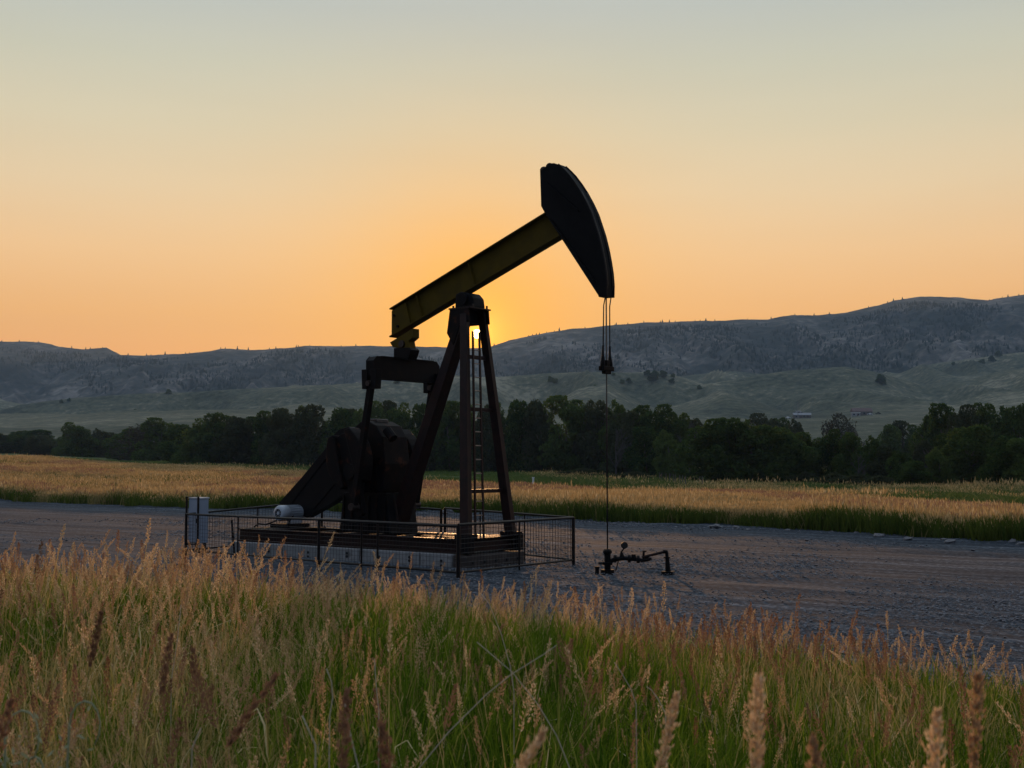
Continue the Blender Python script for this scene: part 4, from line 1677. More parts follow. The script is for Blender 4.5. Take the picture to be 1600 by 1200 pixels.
# --- tail bearing, equalizer and pitmans
pp('tail_bracket', [(609, 535), (645, 513), (645, 527), (638, 533), (640, 544), (614, 543)], -.12, .12, 'yellow', tt=-.12)
pp('tail_bearing', [(616, 544), (640, 543), (643, 546.5), (641, 554), (638, 562), (616, 562)], -.16, .16, 'black', tt=-.14)
m = MB()
a, = poly([(634, 538)], 0)
m.tube([(a[0], -.18, a[1]), (a[0], .18, a[1])], .09, 14)
m.build('bearing_pin', M['steel'], pump)
(eq_s, eq_top), = poly([(631, 562)], 0)
(_, eq_bot), = poly([(628, 595)], 0)
EH = 1.2
m = MB()
pr = [(-EH, eq_bot + .06), (-EH + .08, eq_bot), (EH - .08, eq_bot), (EH, eq_bot + .06), (EH, eq_top - .10), (EH - .10, eq_top), (-EH + .10, eq_top), (-EH, eq_top - .10)]
vs = [(eq_s - .13, t, z) for t, z in pr] + [(eq_s + .13, t, z) for t, z in pr]
nn = len(pr)
m.add(vs, [tuple(range(nn)), tuple(range(2 * nn - 1, nn - 1, -1))] + [(i, (i + 1) % nn, (i + 1) % nn + nn, i + nn) for i in range(nn)])
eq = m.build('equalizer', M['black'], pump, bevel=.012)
m = MB()
m.box((eq_s, 0, eq_top + .012), (.17, EH - .25, .011))
m.build('cover_plate', M['black'], eq)

PT = 1.12
CC = poly([(541, 737)], -PT)[0]                  # crank centre
pin = poly([(553, 792)], -PT)[0]
for sgn in (-1, 1):
    y = sgn * PT
    htop = eq_bot + .22
    m = MB()
    for dx in (-.17, .13):
        m.prism([(eq_s + dx - .11, htop), (eq_s + dx + .10, htop), (eq_s + dx + .07, eq_bot - .26), (eq_s + dx - .09, eq_bot - .26)], y - .10, y + .10)
    hg = m.build('pitman_hanger', M['black'], pump, bevel=.01)
    m = MB()
    m.tube([(eq_s - .02, y - .15, eq_bot - .13), (eq_s - .02, y + .15, eq_bot - .13)], .07, 12)
    m.build('hanger_pin', M['steel'], hg)
    m = MB()
    m.bar((eq_s - .02, y, eq_bot - .05), (pin[0], y, pin[1]), .15, .14, up=(0, 1, 0))
    m.build('pitman', M['rusty'], pump, bevel=.01)
    # crank arm with counterweights
    yc = sgn * (PT - .20)
    up = Vector((CC[0] - pin[0], 0, CC[1] - pin[1])).normalized()
    sd = Vector((up.z, 0, -up.x))
    c0 = Vector((CC[0], 0, CC[1]))

    def cp(a, b):
        q = c0 + up * a + sd * b
        return (q.x, q.z)
    m = MB()
    m.prism([cp(-1.12, -.10), cp(-1.16, .0), cp(-1.12, .10), cp(-.2, .24), cp(.95, .22), cp(1.0, 0), cp(.95, -.22), cp(-.2, -.24)], yc - .07, yc + .07)
    ck = m.build('crank', M['rusty'], pump, bevel=.012)
    m = MB()
    m.tube([(pin[0], yc - sgn * .05, pin[1]), (pin[0], y + sgn * .12, pin[1])], .09, 14)
    m.build('crank_pin', M['steel'], ck)
    m = MB()
    m.tube([(c0.x, yc - .13, c0.z), (c0.x, yc + .13, c0.z)], .20, 18)
    m.build('hub', M['black'], ck)
    for side in (-1, 1):
        pts = [cp(-.35, side * .245)]
        for j in range(9):
            a = j / 8
            pts.append(cp(-.35 + 1.38 * a, side * (.245 + .40 * math.sin(math.pi * (.08 + .84 * a)) ** .75)))
        pts.append(cp(1.03, side * .20))
        m = MB()
        m.prism(pts if side > 0 else pts[::-1], yc - .19, yc + .19)
        m.build('counterweight', M['rusty'], ck, bevel=.03)

# --- gear reducer on its pedestal
gz0 = poly([(590, 800)], 0)[0][1]
gtop = poly([(592, 656)], 0)[0][1]
gc = poly([(590, 737)], 0)[0]
m = MB()
prf = [(gc[0] - .62, gz0 + .5), (gc[0] - .66, gc[1] - .1), (gc[0] - .60, gc[1] + .35), (gc[0] - .42, gtop - .22), (gc[0] - .18, gtop - .06), (gc[0] + .1, gtop - .04), (gc[0] + .38, gtop - .16), (gc[0] + .60, gtop - .45),
       (gc[0] + .70, gc[1] + .2), (gc[0] + .66, gc[1] - .2), (gc[0] + .62, gz0 + .5)]
m.prism(prf, -.46, .46)
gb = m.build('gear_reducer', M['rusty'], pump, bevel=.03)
m = MB()
m.prism([(gc[0] - .5, gc[1] + .30), (gc[0] + .5, gc[1] + .30), (gc[0] + .52, gc[1] + .36), (gc[0] - .52, gc[1] + .36)], -.54, .54)
m.build('split_flange', M['black'], gb)
m = MB()
m.prism([(gc[0] - .22, gtop - .08), (gc[0] + .18, gtop - .08), (gc[0] + .15, gtop + .02), (gc[0] - .18, gtop + .02)], -.22, .22)
m.build('inspection_cover', M['steel'], gb, bevel=.02)
m = MB()
a, = poly([(617, 672)], -.3)
m.tube([(a[0] - .12, -.46, a[1]), (a[0] + .10, -.46, a[1] - .22)], .12, 12)
m.build('oil_filler', M['rusty'], gb)
m = MB()
m.tube([(gc[0], -PT + .12, gc[1]), (gc[0], PT - .12, gc[1])], .11, 16)
m.build('crankshaft', M['steel'], gb)
for k in range(5):
    m = MB()
    xx = gc[0] - .45 + k * .22
    m.box((xx, -.475, gc[1] - .25), (.015, .02, .45))
    m.build('cooling_rib', M['rusty'], gb)
m = MB()
m.prism([(gc[0] - .85, .36), (gc[0] + .95, .36), (gc[0] + .78, gz0 + .5), (gc[0] - .72, gz0 + .5)], -.50, .50)
m.build('pedestal', M['black'], pump, bevel=.01)
for k in range(6):
    m = MB()
    xx = gc[0] - .7 + k * .29
    m.bar((xx, -.53, .37), (xx + .02, -.53, gz0 + .42), .06, .03, up=(0, 1, 0))
    m.build('pedestal_gusset', M['rusty'], pump)
# guard rail posts round the cranks
m = MB()
rr = [poly([(u, v)], t)[0] for (u, v, t) in [(614, 770, -.7), (624, 826, -.7)]]
m.bar((rr[0][0], -.7, rr[0][1]), (rr[1][0], -.7, rr[1][1]), .05, .03, up=(0, 1, 0))
m.build('brake_lever', M['rusty'], pump)

# --- belt guard, sheaves and motor
GT = .72
guard_uv = [(441, 786), (484, 809), (498, 801), (523, 787), (560, 760), (578, 715), (566, 675), (550, 667), (536, 671), (525, 681), (521, 692), (480, 742)]
gd = pp('belt_guard', guard_uv, GT - .13, GT + .13, 'black')
for (a, b) in [((455, 786), (530, 690)), ((490, 795), (560, 712))]:
    pa, pb = poly([a, b], GT - .13)
    m = MB()
    m.bar((pa[0], GT - .14, pa[1]), (pb[0], GT - .14, pb[1]), .035, .02, up=(0, 1, 0))
    m.build('guard_rib', M['black'], gd)
mc = poly([(436, 802)], -.12)[0]
mx_, mz_ = mc
m = MB()
mr_ = .215
prof_ = [(-.16, .12), (-.15, .19), (-.10, mr_), (.10, mr_ + .005), (.12, mr_ - .02), (.58, mr_ - .025), (.60, mr_ - .005), (.68, mr_ - .01), (.71, .13), (.72, .05)]
n_ = 24
vs, fs = [], []
for (t, rad) in prof_:
    for k in range(n_):
        a = 2 * math.pi * k / n_
        vs.append((mx_ + rad * math.cos(a), t, mz_ + rad * math.sin(a)))
for i in range(len(prof_) - 1):
    for k in range(n_):
        k2 = (k + 1) % n_
        fs.append((i * n_ + k, i * n_ + k2, (i + 1) * n_ + k2, (i + 1) * n_ + k))
fs.append(tuple(range((len(prof_) - 1) * n_, len(prof_) * n_)))
m.add(vs, fs)
mot = m.build('motor', M['motor'], pump, smooth=True)
m = MB()
m.tube([(mx_, -.13, mz_), (mx_, -.10, mz_)], .125, 20)
m.build('fan_grille', M['hole'], mot)
m = MB()
m.tube([(mx_, -.165, mz_), (mx_, -.132, mz_)], .045, 12)
for k in range(8):
    a = k * math.pi / 4
    m.bar((mx_ + .04 * math.cos(a), -.148, mz_ + .04 * math.sin(a)), (mx_ + .125 * math.cos(a), -.148, mz_ + .125 * math.sin(a)), .008, .008)
m.build('fan_hub', M['motor'], mot)
for k in range(20):
    a = 2 * math.pi * k / 20
    m = MB()
    ca, sa = math.cos(a), math.sin(a)
    m.bar((mx_ + (mr_ - .012) * ca, .14, mz_ + (mr_ - .012) * sa), (mx_ + (mr_ - .012) * ca, .57, mz_ + (mr_ - .012) * sa), .007, .03, up=(ca, 0, sa))
    m.build('cooling_fin', M['motor'], mot)
m = MB()
m.box((mx_ + .10, .36, mz_ - mr_ - .02), (.08, .2, .05))
m.build('foot', M['motor'], mot)
m = MB()
m.box((mx_ - .19, .30, mz_ + .03), (.05, .09, .08))
m.build('terminal_box', M['motor'], mot, bevel=.01)
# slide base below the motor
m = MB()
m.box((mx_ + .03, .25, (mz_ - mr_ - .07 + .36) / 2 + .0), (.34, .42, (mz_ - mr_ - .07 - .36) / 2 + .0))
m.build('motor_base', M['black'], pump, bevel=.01)
m = MB()
m.tube([(mx_ - .12, -.1, mz_ - .2), (mx_ - .45, -.2, mz_ - .32), (mx_ - .62, -.3, .45), (mx_ - .75, -.35, .36)], .022, 8)
m.build('conduit', M['black'], pump, smooth=True)
m = MB()
m.tube([(mx_ + .45, -.2, .36), (mx_ + .52, -.2, .55), (mx_ + .66, -.2, .70)], .018, 8)
m.build('conduit', M['black'], pump, smooth=True)

# --- skid
SK0, SK1 = -11.35 - S0, -3.22 - S0
for y in (-.82, .82):
    m = MB()
    m.box(((SK0 + SK1) / 2, y, .175), ((SK1 - SK0) / 2, .015, .135))
    rail = m.build('skid_rail', M['red'], pump)
    for z in (.022, .328):
        m = MB()
        m.box(((SK0 + SK1) / 2, y, z), ((SK1 - SK0) / 2 - .001, .10, .016))
        m.build('flange', M['red'], rail, bevel=.004)
for k in range(9):
    x = SK0 + .15 + k * (SK1 - SK0 - .3) / 8
    m = MB()
    m.box((x, 0, .165), (.05, .80, .12))
    m.build('cross_member', M['red'], pump, bevel=.006)
m = MB()
m.box((SK0 + .9, 0, .353), (.75, .78, .008))
m.build('deck_plate', M['rusty'], pump)
m = MB()
m.box((SK1 - .35, 0, .353), (.34, .95, .008))
m.build('deck_plate', M['rusty'], pump)
m = MB()
m.box((SK1 - 1.35, -.35, .353), (.55, .12, .008))
m.box((SK1 - 1.35, .15, .353), (.55, .12, .008))
m.build('deck_plate', M['rusty'], pump)
for y in (-.95, .95):
    m = MB()
    m.box((SK1 - .02, y * .98, .22), (.13, .11, .2))
    m.build('end_bracket', M['black'], pump, bevel=.01)

# --- samson post
(cx, ctz), = poly([(734.5, 485)], 0)
cap_z = ctz
fz = .36
for sgn in (-1, 1):
    y1 = sgn * .84
    foot = Vector((SK1 - .12, y1, fz))
    top = Vector((cx + .10, sgn * .325, cap_z - .02))
    m = MB()
    d = (top - foot)
    # tapering channel leg
    for (p, w_) in ((foot, .25), (top, .20)):
        for (a, b) in ((-1, -1), (1, -1), (1, 1), (-1, 1)):
            m.v.append((p.x + a * w_ / 2, p.y + b * (.085 if p is foot else .06), p.z))
    m.f += [(0, 1, 2, 3), (7, 6, 5, 4), (0, 4, 5, 1), (1, 5, 6, 2), (2, 6, 7, 3), (3, 7, 4, 0)]
    m.mi += [0] * 6
    leg = m.build('leg', M['red'], pump, bevel=.008)
    m = MB()
    m.box((foot.x, foot.y, fz + .05), (.22, .16, .05))
    m.build('foot_plate', M['rusty'], leg, bevel=.008)


def legp(sgn, z):
    f = (z - fz) / (cap_z - .02 - fz)
    return Vector((SK1 - .12 + (cx + .10 - (SK1 - .12)) * f, sgn * (.84 + (.325 - .84) * f), z))


# rear leg
(rx, rz), = poly([(618, 842)], 0)
rx = min(rx, cx - 1.9)
m = MB()
foot, top = Vector((rx, 0, fz)), Vector((cx - .12, 0, cap_z - .05))
for (p, w_, h_) in ((foot, .34, .20), (top, .26, .15)):
    for (a, b) in ((-1, -1), (1, -1), (1, 1), (-1, 1)):
        m.v.append((p.x + a * w_ / 2, p.y + b * h_, p.z))
m.f += [(0, 1, 2, 3), (7, 6, 5, 4), (0, 4, 5, 1), (1, 5, 6, 2), (2, 6, 7, 3), (3, 7, 4, 0)]
m.mi += [0] * 6
m.build('leg', M['red'], pump, bevel=.008)
# upper box where the legs meet, and the cap
z_a = poly([(734, 505)], 0)[0][1]
m = MB()
for (z, x0, x1, hw) in ((z_a, cx - .36, cx + .27, .30), (cap_z - .001, cx - .30, cx + .26, .28)):
    m.v += [(x0, -hw, z), (x1, -hw, z), (x1, hw, z), (x0, hw, z)]
m.f += [(0, 3, 2, 1), (4, 5, 6, 7), (0, 1, 5, 4), (1, 2, 6, 5), (2, 3, 7, 6), (3, 0, 4, 7)]
m.mi += [0] * 6
# open in front: two side cheeks and a back web only below the cap
m.v, m.f, m.mi = [], [], []
cheek = [(cx - .40, z_a - .25), (cx - .20, z_a - .55), (cx + .02, z_a - .02), (cx + .30, z_a - .02), (cx + .27, cap_z), (cx - .31, cap_z)]
for sgn in (-1, 1):
    m = MB()
    ys_ = sgn * .375
    m.prism(cheek if sgn < 0 else [cheek[0][:1] + (z_a - .02,), cheek[3], cheek[4], cheek[5]], ys_ - .02, ys_ + .02)
    m.build('gusset_plate', M['rusty'], pump, bevel=.004)
m = MB()
m.box((cx - .02, 0, (z_a + cap_z) / 2), (.04, .353, (cap_z - z_a) / 2 - .01))
m.build('web_plate', M['rusty'], pump)
m = MB()
m.box((cx - .01, 0, cap_z + .02), (.34, .40, .018))
m.build('cap_plate', M['red'], pump, bevel=.006)
m = MB()
zt_ = poly([(738, 459.5)], 0)[0][1]
zp = cap_z + .04
m.prism([(cx - .30, zp), (cx + .30, zp), (cx + .26, zp + (zt_ - zp) * .65), (cx + .14, zt_), (cx - .12, zt_ + .05), (cx - .28, zt_ + .0)], -.22, .22)
bb = m.build('saddle_bearing', M['black'], pump, bevel=.03)
m = MB()
m.tube([(cx, -.29, zp + .2), (cx, .29, zp + .2)], .13, 18)
m.build('bearing_shaft', M['black'], bb)
for sx in (-.31, .31):
    for sy in (-.26, .26):
        m = MB()
        m.tube([(cx + sx, sy, cap_z + .036), (cx + sx, sy, cap_z + .11)], .025, 6)
        m.build('bolt', M['steel'], bb)
# cross braces between the front legs
for v in (558, 640, 767):
    z = poly([(752, v)], 0)[0][1]
    a, b = legp(-1, z), legp(1, z)
    m = MB()
    m.bar(a + Vector((-.02, .0, 0)), b + Vector((-.02, 0, 0)), .06, .09)
    m.build('cross_brace', M['red'], pump, bevel=.004)
# side braces from front legs to the rear leg
# --- ladder between the front legs
lz0, lz1 = fz, poly([(741, 519)], -.1)[0][1]


def ladp(t, z):
    f = (z - fz) / (cap_z - fz)
    return Vector((SK1 - .02 + (cx + .16 - (SK1 - .12)) * f, t, z))


ladder = empty('ladder', (0, 0, 0))
ladder.parent = pump
t_hi = -.10
for (tb, tt_) in ((-.62, -.26), (-.32, -.02)):
    m = MB()
    m.bar(ladp(tb, lz0), ladp(tt_, lz1), .035, .05, up=(0, 1, 0))
    m.build('rail', M['red'], ladder)
nr = int((lz1 - lz0) / .325)
for k in range(nr):
    z = lz0 + .2 + k * .325
    f = (z - lz0) / (lz1 - lz0)
    ta_, tb_ = -.62 + .36 * f, -.32 + .30 * f
    m = MB()
    m.tube([ladp(ta_, z), ladp(tb_, z)], .012, 8)
    m.build('rung', M['bright'], ladder)

# --- concrete base
conc = empty('concrete_base', (pj_xy[0], pj_xy[1], 0), -TH)
tag(conc, 'long low weathered concrete base under the pumpjack skid', 'concrete base')
segs = [(-11.6, -9.4), (-9.36, -6.6), (-6.56, -4.6), (-4.56, -3.58)]
for i, (a, b) in enumerate(segs):
    m = MB()
    m.box(((a + b) / 2 - S0, 0, .10), ((b - a) / 2, 1.06, .218))
    m.build('block', M['concrete'], conc, bevel=.02)
m = MB()
m.box((-3.33 - S0, .0, .10), (.21, 1.07, .205))
m.build('end_block', M['stained'], conc, bevel=.02)
for k, s in enumerate([-10.9, -9.9, -8.4, -7.0, -5.9, -4.9, -3.9]):
    for z in ((.12, .2) if k % 2 else (.16, .05)):
        m = MB()
        m.tube([(s - S0, -1.075, z), (s - S0, -1.05, z)], .035, 10)
        m.build('anchor_hole', M['hole'], conc)
for k in range(5):
    m = MB()
    m.tube([(-3.10 - S0, -.85 + k * .42, .15), (-3.13 - S0, -.85 + k * .42, .15)], .04, 8)
    m.build('anchor_hole', M['hole'], conc)

# ------------------------------------------------------------------ bridle, carrier bar, polished rod
br = empty('bridle', (*W2(0, 0), 0), -TH)
tag(br, 'pair of wire ropes with carrier bar hanging from the horsehead', 'bridle')
zh = PJ(948, 464, 0)[1]
zc = PJ(948, 560, 0)[1]
zcb = PJ(948, 583, 0)[1]
for sgn in (-1, 1):
    m = MB()
    # the rope leaves the curved face of the head
    up_pts = []
    for q in arc_uv[8:0:-1]:
        s, z = PJ(q[0], q[1], HW)
        up_pts.append((s + .012, sgn * .10, z))
    m.tube(up_pts + [(.012, sgn * .12, zh - .2), (0, sgn * .135, zc + .15)], .013, 6)
    m.build('wire_rope', M['cable'], br, smooth=True)
    m = MB()
    m.tube([(0, sgn * .135, zc + .28), (0, sgn * .137, zc + .05), (0, sgn * .15, zc - .1), (0, sgn * .16, zcb + .05)], [.022, .03, .055, .06], 10)
    m.build('rope_socket', M['black'], br, smooth=True)
m = MB()
m.box((0, 0, zcb + .10), (.07, .21, .05))
m.build('carrier_bar', M['black'], br, bevel=.01)
m = MB()
m.box((0, 0, zcb + .22), (.055, .075, .065))
m.box((0, 0, zcb + .02), (.05, .12, .04))
m.build('rod_clamp', M['black'], br, bevel=.01)
m = MB()
m.tube([(.0, 0, .42), (.0, 0, zh - .02)], .016, 8)
m.build('polished_rod', M['steel'], br, smooth=True)

# ------------------------------------------------------------------ wellhead and flow line
wh = empty('wellhead', (*W2(0, 0), 0))
tag(wh, 'squat black wellhead with stuffing box, gauge and valves', 'wellhead')
WY = WELL[1]


def wp(u, v, dy=0.0):
    p = P(u, v, WY + dy)
    return Vector((p[0] - WELL[0], dy, p[2]))


m = MB()
m.tube([(0, 0, -.05), (0, 0, .10)], .15, 16)
m.tube([(0, 0, .101), (0, 0, .42)], .07, 16)
m.build('casing_head', M['black'], wh)
m = MB()
m.tube([(0, 0, .421), (0, 0, .47), (0, 0, .50), (0, 0, .545)], [.065, .10, .10, .06], 16)
m.build('stuffing_box', M['black'], wh)
m = MB()
m.tube([(0, 0, .20), (0, 0, .26)], .11, 16)
m.build('flange', M['black'], wh)
m = MB()
m.tube([(-.05, 0, .24), (-.20, 0, .24)], .035, 10)
m.build('side_outlet', M['steel'], wh)
m = MB()
m.tube([(0.06, 0, .27), wp(960, 874), wp(975, 872), wp(1002, 875)], [.05, .05, .048, .04], 12)
m.build('flow_tee', M['black'], wh)
for (u, v) in [(961, 873), (983, 873), (997, 874)]:
    a = wp(u, v)
    m = MB()
    m.tube([a - Vector((.03, 0, 0)), a + Vector((.03, 0, 0))], .085, 12)
    m.build('pipe_flange', M['black'], wh)
m = MB()
m.tube([wp(972, 870), wp(971, 862), wp(975, 857)], [.06, .02, .015], 8)
m.build('gauge_stem', M['black'], wh)
a = wp(975.5, 852)
m = MB()
m.tube([a + Vector((0, -.03, 0)), a + Vector((0, .03, 0))], .075, 20)
gg = m.build('pressure_gauge', M['black'], wh)
m = MB()
m.tube([a + Vector((0, -.034, 0)), a + Vector((0, -.031, 0))], .06, 20)
m.build('dial', M['hole'], gg)
m = MB()
m.tube([wp(990, 872), wp(990, 866)], [.06, .045], 10)
m.build('valve_bonnet', M['black'], wh)
m = MB()
m.tube([wp(1005, 874), wp(1006, 861)], .025, 8)
m.bar(wp(1004, 862), wp(1010, 861), .03, .03)
m.build('valve_handle', M['black'], wh)
m = MB()
m.tube([wp(1001, 876), wp(1012, 874), wp(1018, 873)], [.04, .05, .03], 8)
m.build('valve_body', M['rusty'], wh)
m = MB()
m.tube([wp(966, 877), wp(964, 885), wp(962, 892)], .014, 6)
m.build('drain_tube', M['black'], wh)

fl = empty('flow_line', (0, 0, 0))
fl.location = (WELL[0], WELL[1], 0)
tag(fl, 'red-brown flow pipe running from the wellhead to a short riser', 'pipe')
m = MB()
m.tube([wp(1003, 870.5), wp(1020, 866.5), wp(1038, 862)], .032, 10)
m.build('pipe', M['red'], fl)
rb = wp(1042, 893)
m = MB()
m.tube([wp(1036, 862), wp(1041, 862), wp(1042, 866)], .045, 10)
m.build('elbow', M['rusty'], fl)
m = MB()
m.tube([wp(1042, 865), wp(1043, 880), (rb.x + .03, 0, -.05)], [.035, .05, .07], 10)
m.build('riser', M['black'], fl)
m = MB()
m.tube([wp(1042, 870), wp(1042, 872)], .075, 12)
m.build('union', M['rusty'], fl)
m = MB()
m.tube([(rb.x + .02, 0, -.03), (rb.x + .02, 0, .06)], .15, 12)
m.build('base_collar', M['black'], fl)

g = G(933, 898, 0)
m = MB()
m.tube([(0, 0, -.1), (0, 0, .15)], .045, 10)
m.tube([(0, 0, .151), (0, 0, .18)], .055, 10)
o = m.build('pipe_stub', M['black'], loc=(g[0], g[1], 0))
tag(o, 'short capped black pipe stub left of the wellhead base', 'pipe')
m = MB()
m.tube([(0, 0, .02), (.25, .05, .03), (.5, -.03, .02), (.8, .04, .02)], .02, 6)
g = G(1003, 891, 0)
o = m.build('drain_hose', M['wood'], loc=(g[0], g[1], .01))
tag(o, 'short pale hose lying on the gravel below the flow pipe', 'hose')


# ------------------------------------------------------------------ pipe and wire fence panels round the unit
def fence_panel(p0, p1, h0, h1, label, mids=(), thick=.045, post0=True, post1=True, extra0=0.0, z0=0.0, z1=0.0, mesh=True):
    p0, p1 = Vector((*p0, z0)), Vector((*p1, z1))
    root = empty('wire_fence', p0)
    tag(root, label, 'fence panel')
    d = p1 - p0
    L = d.length
    top0, top1 = Vector((0, 0, h0)), d + Vector((0, 0, h1))
    bot0, bot1 = Vector((0, 0, .14)), d + Vector((0, 0, .14))
    m = MB()
    m.tube([top0, top1], thick * .62, 8)
    m.build('top_rail', M['pipe'], root)
    m = MB()
    m.tube([bot0, bot1], thick * .5, 8)
    m.build('bottom_rail', M['pipe'], root)
    posts = ([(0.0, 1.3)] if post0 else []) + [(q, .7) for q in mids] + ([(1.0, 1.3)] if post1 else [])
    for q, k in posts:
        b = d * q
        hh = h0 + (h1 - h0) * q + (extra0 if q == 0 else .01)
        m = MB()
        m.tube([b + Vector((0, 0, -.25)), b + Vector((0, 0, hh))], thick * .62 * k, 8)
        m.build('post', M['pipe'], root)
    if mesh:
        m = MB()
        n1 = int(L / .105)
        w = .004
        for k in range(1, n1):
            q = k / n1
            a = bot0 + d * q
            b = top0 + (top1 - top0) * q
            m.tube([a, b], w, 3, cap=False)
        for k in range(1, 10):
            q = k / 10
            m.tube([bot0 + (top0 - bot0) * q, bot1 + (top1 - bot1) * q], w, 3, cap=False)
        m.build('wire_mesh', M['wire'], root)
    return root


def fxy(u, v, z):
    return tuple(G(u, v, z)[:2])


FA = fxy(716, 905, 0)
FB = fxy(896, 884, 0)
FC = fxy(290, 868, 0)
k = .52
FM = (FC[0] + (FA[0] - FC[0]) * .545, FC[1] + (FA[1] - FC[1]) * .545)
fence_panel(FC, FM, 1.08, 1.10, 'left front wire fence panel between cabinet corner and middle post', mids=(.42,), extra0=.02)
fence_panel(FM, FA, 1.10, 1.10, 'right front wire fence panel before the gear reducer, ending at the near corner', mids=(.33, .45), post0=False, extra0=0, thick=.055)
fence_panel(FA, FB, 1.13, 1.13, 'wire fence panel facing the well between near corner and right corner', mids=(.5,), post0=False, post1=True, thick=.05)
FE = W2(-6.9, 2.5)
ze = .05
fence_panel(FB, tuple(FE), 1.13, 1.16, 'back fence panel behind the samson post', mids=(.35, .7), post0=False, z1=ze)
FD = W2(-11.6, 2.4)
fence_panel(tuple(FE + (FD - FE) * .03), tuple(FD), 1.12, 1.22, 'back left fence panel behind the belt guard', mids=(.4, .7), z0=ze, z1=.1)
fence_panel(FC, tuple(FD), 1.08, 1.22, 'left end fence panel beside the grey cabinet', mids=(.5,), post0=False, post1=False, z1=.1)

# leaning stake inside the left panel
b0, b1 = P(368, 848, 31.3), P(362, 812, 31.3)
m = MB()
m.bar((0, 0, -.15), (b1[0] - b0[0], 0, b1[2] - b0[2] + (b0[2])), .05, .03, up=(0, 1, 0))
o = m.build('steel_stake', M['pipe'], loc=(b0[0], b0[1], 0))
tag(o, 'short dark stake leaning left between cabinet and skid', 'stake')

# ------------------------------------------------------------------ electrical cabinet
CY = 32.6
c0, c1 = P(294.5, 848, CY), P(325, 848, CY)
czt = P(300, 779, CY)[2]
czb = P(300, 848, CY)[2]
fw = .26
rotc = math.radians(-38)
cab = empty('electrical_cabinet', ((c0[0] + c1[0]) / 2, CY, 0), rotc)
tag(cab, 'upright grey-blue electrical cabinet on pipe frame at the left fence corner', 'cabinet')
W_, D_ = .21, .155
m = MB()
m.box((0, 0, (czt + czb) / 2), (W_, D_, (czt - czb) / 2))
m.build('box', M['cabinet'], cab, bevel=.01)
m = MB()
m.box((0, 0, czt + .018), (W_ + .015, D_ + .015, .017))
m.build('lid', M['cabinet_top'], cab, bevel=.004)
m = MB()
m.box((0, -D_ - .012, (czt + czb) / 2), (W_ - .02, .01, (czt - czb) / 2 - .03))
dr = m.build('door', M['cabinet'], cab, bevel=.005)
m = MB()
m.box((W_ - .05, -D_ - .035, (czt + czb) / 2), (.012, .012, .06))
m.build('handle', M['black'], dr)
m = MB()
m.tube([(-W_ - .04, -D_ - .05, -.3), (-W_ - .04, -D_ - .05, czt + .05), (W_ + .03, -D_ - .05, czt + .05), (W_ + .03, -D_ - .05, czb - .03), (-W_ - .02, -D_ - .05, czb - .03)], .03, 8)
m.build('pipe_frame', M['pipe'], cab)
m = MB()
m.tube([(-W_ + .1, 0, czb), (-W_ + .12, 0, czb - .08), (-W_ + .22, 0, czb - .24), (-W_ + .3, .1, -.05)], .03, 8)
m.build('conduit', M['black'], cab)
m = MB()
m.box((0, D_ + .05, (czt) / 2 - .1), (.03, .03, czt / 2 + .1))
m.build('post', M['pipe'], cab)

# ------------------------------------------------------------------ labels that single out each look-alike
ORD = 'first second third fourth fifth sixth seventh eighth ninth tenth eleventh twelfth thirteenth fourteenth fifteenth sixteenth seventeenth eighteenth nineteenth twentieth'.split()


def px_u(o):
    p = o.matrix_world.translation if o.parent is None else o.location
    return 800 + FPX * o.location.x / (o.location.y * CP + (o.location.z - CAM_H) * SP)


def number_off(group, marks, fmt):
    """fmt holds {n} (ordinal) and {m} (the landmark the counting starts from)"""
    obs = sorted([o for o in COL.objects if o.get('group') == group], key=px_u)
    cnt = {}
    for o in obs:
        u = px_u(o)
        mk = [t for (x, t) in marks if x <= u]
        mk = mk[-1] if mk else 'the left edge'
        k = cnt.get(mk, 0)
        cnt[mk] = k + 1
        o['label'] = fmt.format(n=ORD[min(k, 19)], m=mk)


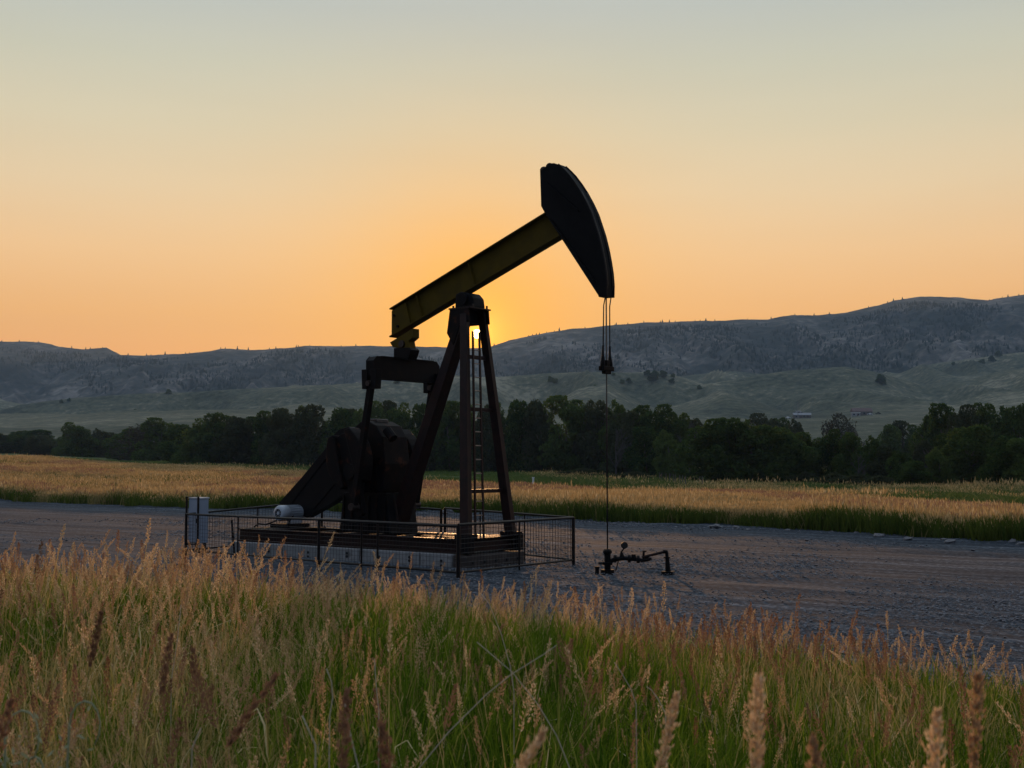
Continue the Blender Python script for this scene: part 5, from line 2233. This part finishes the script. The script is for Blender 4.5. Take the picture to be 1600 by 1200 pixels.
MK = [(-1000, 'the left picture edge'), (310, 'the electrical cabinet'), (500, 'the belt guard'), (650, 'the pitman arms'), (775, 'the samson post'), (950, 'the polished rod'), (1092, 'the gap of bare trees'), (1285, 'the dense dark grove'), (1435, 'the gap below the ranch'), ]
number_off('dark green trees of the valley tree belt', MK, 'dark green cottonwood, {n} dark tree rightwards from {m}')
number_off('pale green trees of the valley tree belt', MK, 'paler grey-green willow, {n} pale tree rightwards from {m}')
number_off('brown trees of the valley tree belt', MK, 'dull brown-grey leafy tree, {n} brown one rightwards from {m}')
number_off('bare trees of the valley tree belt', MK, 'leafless grey tree with bare branches, {n} rightwards from {m}')
MS = [(-1000, 'the left picture edge'), (188, 'the notch in the left ridge'), (340, 'the low saddle'), (500, 'the hump left of the beam'), (700, 'the rear samson leg'), (800, 'the sunlit ridge foot'), (948, 'the wire ropes'), (1150, 'the small ridge knoll'), (1380, 'the high rounded summit')]
number_off('conifers along the ridge skyline', MS, 'tiny dark conifer on the ridge skyline, {n} rightwards from {m}')
number_off('bushes dotted over the foothills', [(-1000, 'the left picture edge'), (550, 'the equalizer'), (800, 'the samson post'), (948, 'the polished rod'), (1060, 'the bush cluster by the rod'), (1300, 'the dome shaped hill')], 'small dark juniper on the foothills, {n} rightwards from {m}')
number_off('low bushes at the foot of the trees', [(-1000, 'the samson post'), (1200, 'the dense dark grove')], 'low grey-green brush at the tree belt foot, {n} rightwards from {m}')
number_off('rocks along the far rim of the gravel', [(-1000, 'the samson post'), (948, 'the polished rod'), (1100, 'the first big rock'), (1215, 'the white slab'), (1340, 'the dark grass clump'), (1460, 'the reddish clump')], 'pale rock on the far gravel rim, {n} rightwards from {m}')
number_off('loose stones on the gravel', [(-1000, 'the left fence corner'), (500, 'the middle fence post')], 'loose pale stone by the front fence, {n} rightwards from {m}')
number_off('fence posts in the pasture before the trees', [(-1000, 'the polished rod')], 'thin dark fence post in the green pasture, {n} rightwards from {m}')

# ------------------------------------------------------------------ haze over the valley
m = MB()
m.box((0, -40 + (3520 + 3600) / 2 - 20, 206), (3700, 3600, 213))
hz_ = MB()
x0, x1, y0_, y1_, z0_, z1_ = -3600, 3600, -3600, 3520, -7, 425
hz_.box(((x0 + x1) / 2, (y0_ + y1_) / 2, (z0_ + z1_) / 2), ((x1 - x0) / 2, (y1_ - y0_) / 2, (z1_ - z0_) / 2))
hm, hn_, hl_ = newmat('valley_air')
ho = hn_.new('ShaderNodeOutputMaterial')
hv = hn_.new('ShaderNodeVolumePrincipled')
hv.inputs['Color'].default_value = (0.50, 0.72, 1.0, 1)
hv.inputs['Density'].default_value = 0.00008
hv.inputs['Anisotropy'].default_value = 0.25
hl_.new(hv.outputs[0], ho.inputs['Volume'])
haze = hz_.build('haze', hm)
tag(haze, 'thin pale haze filling the valley', kind='stuff')
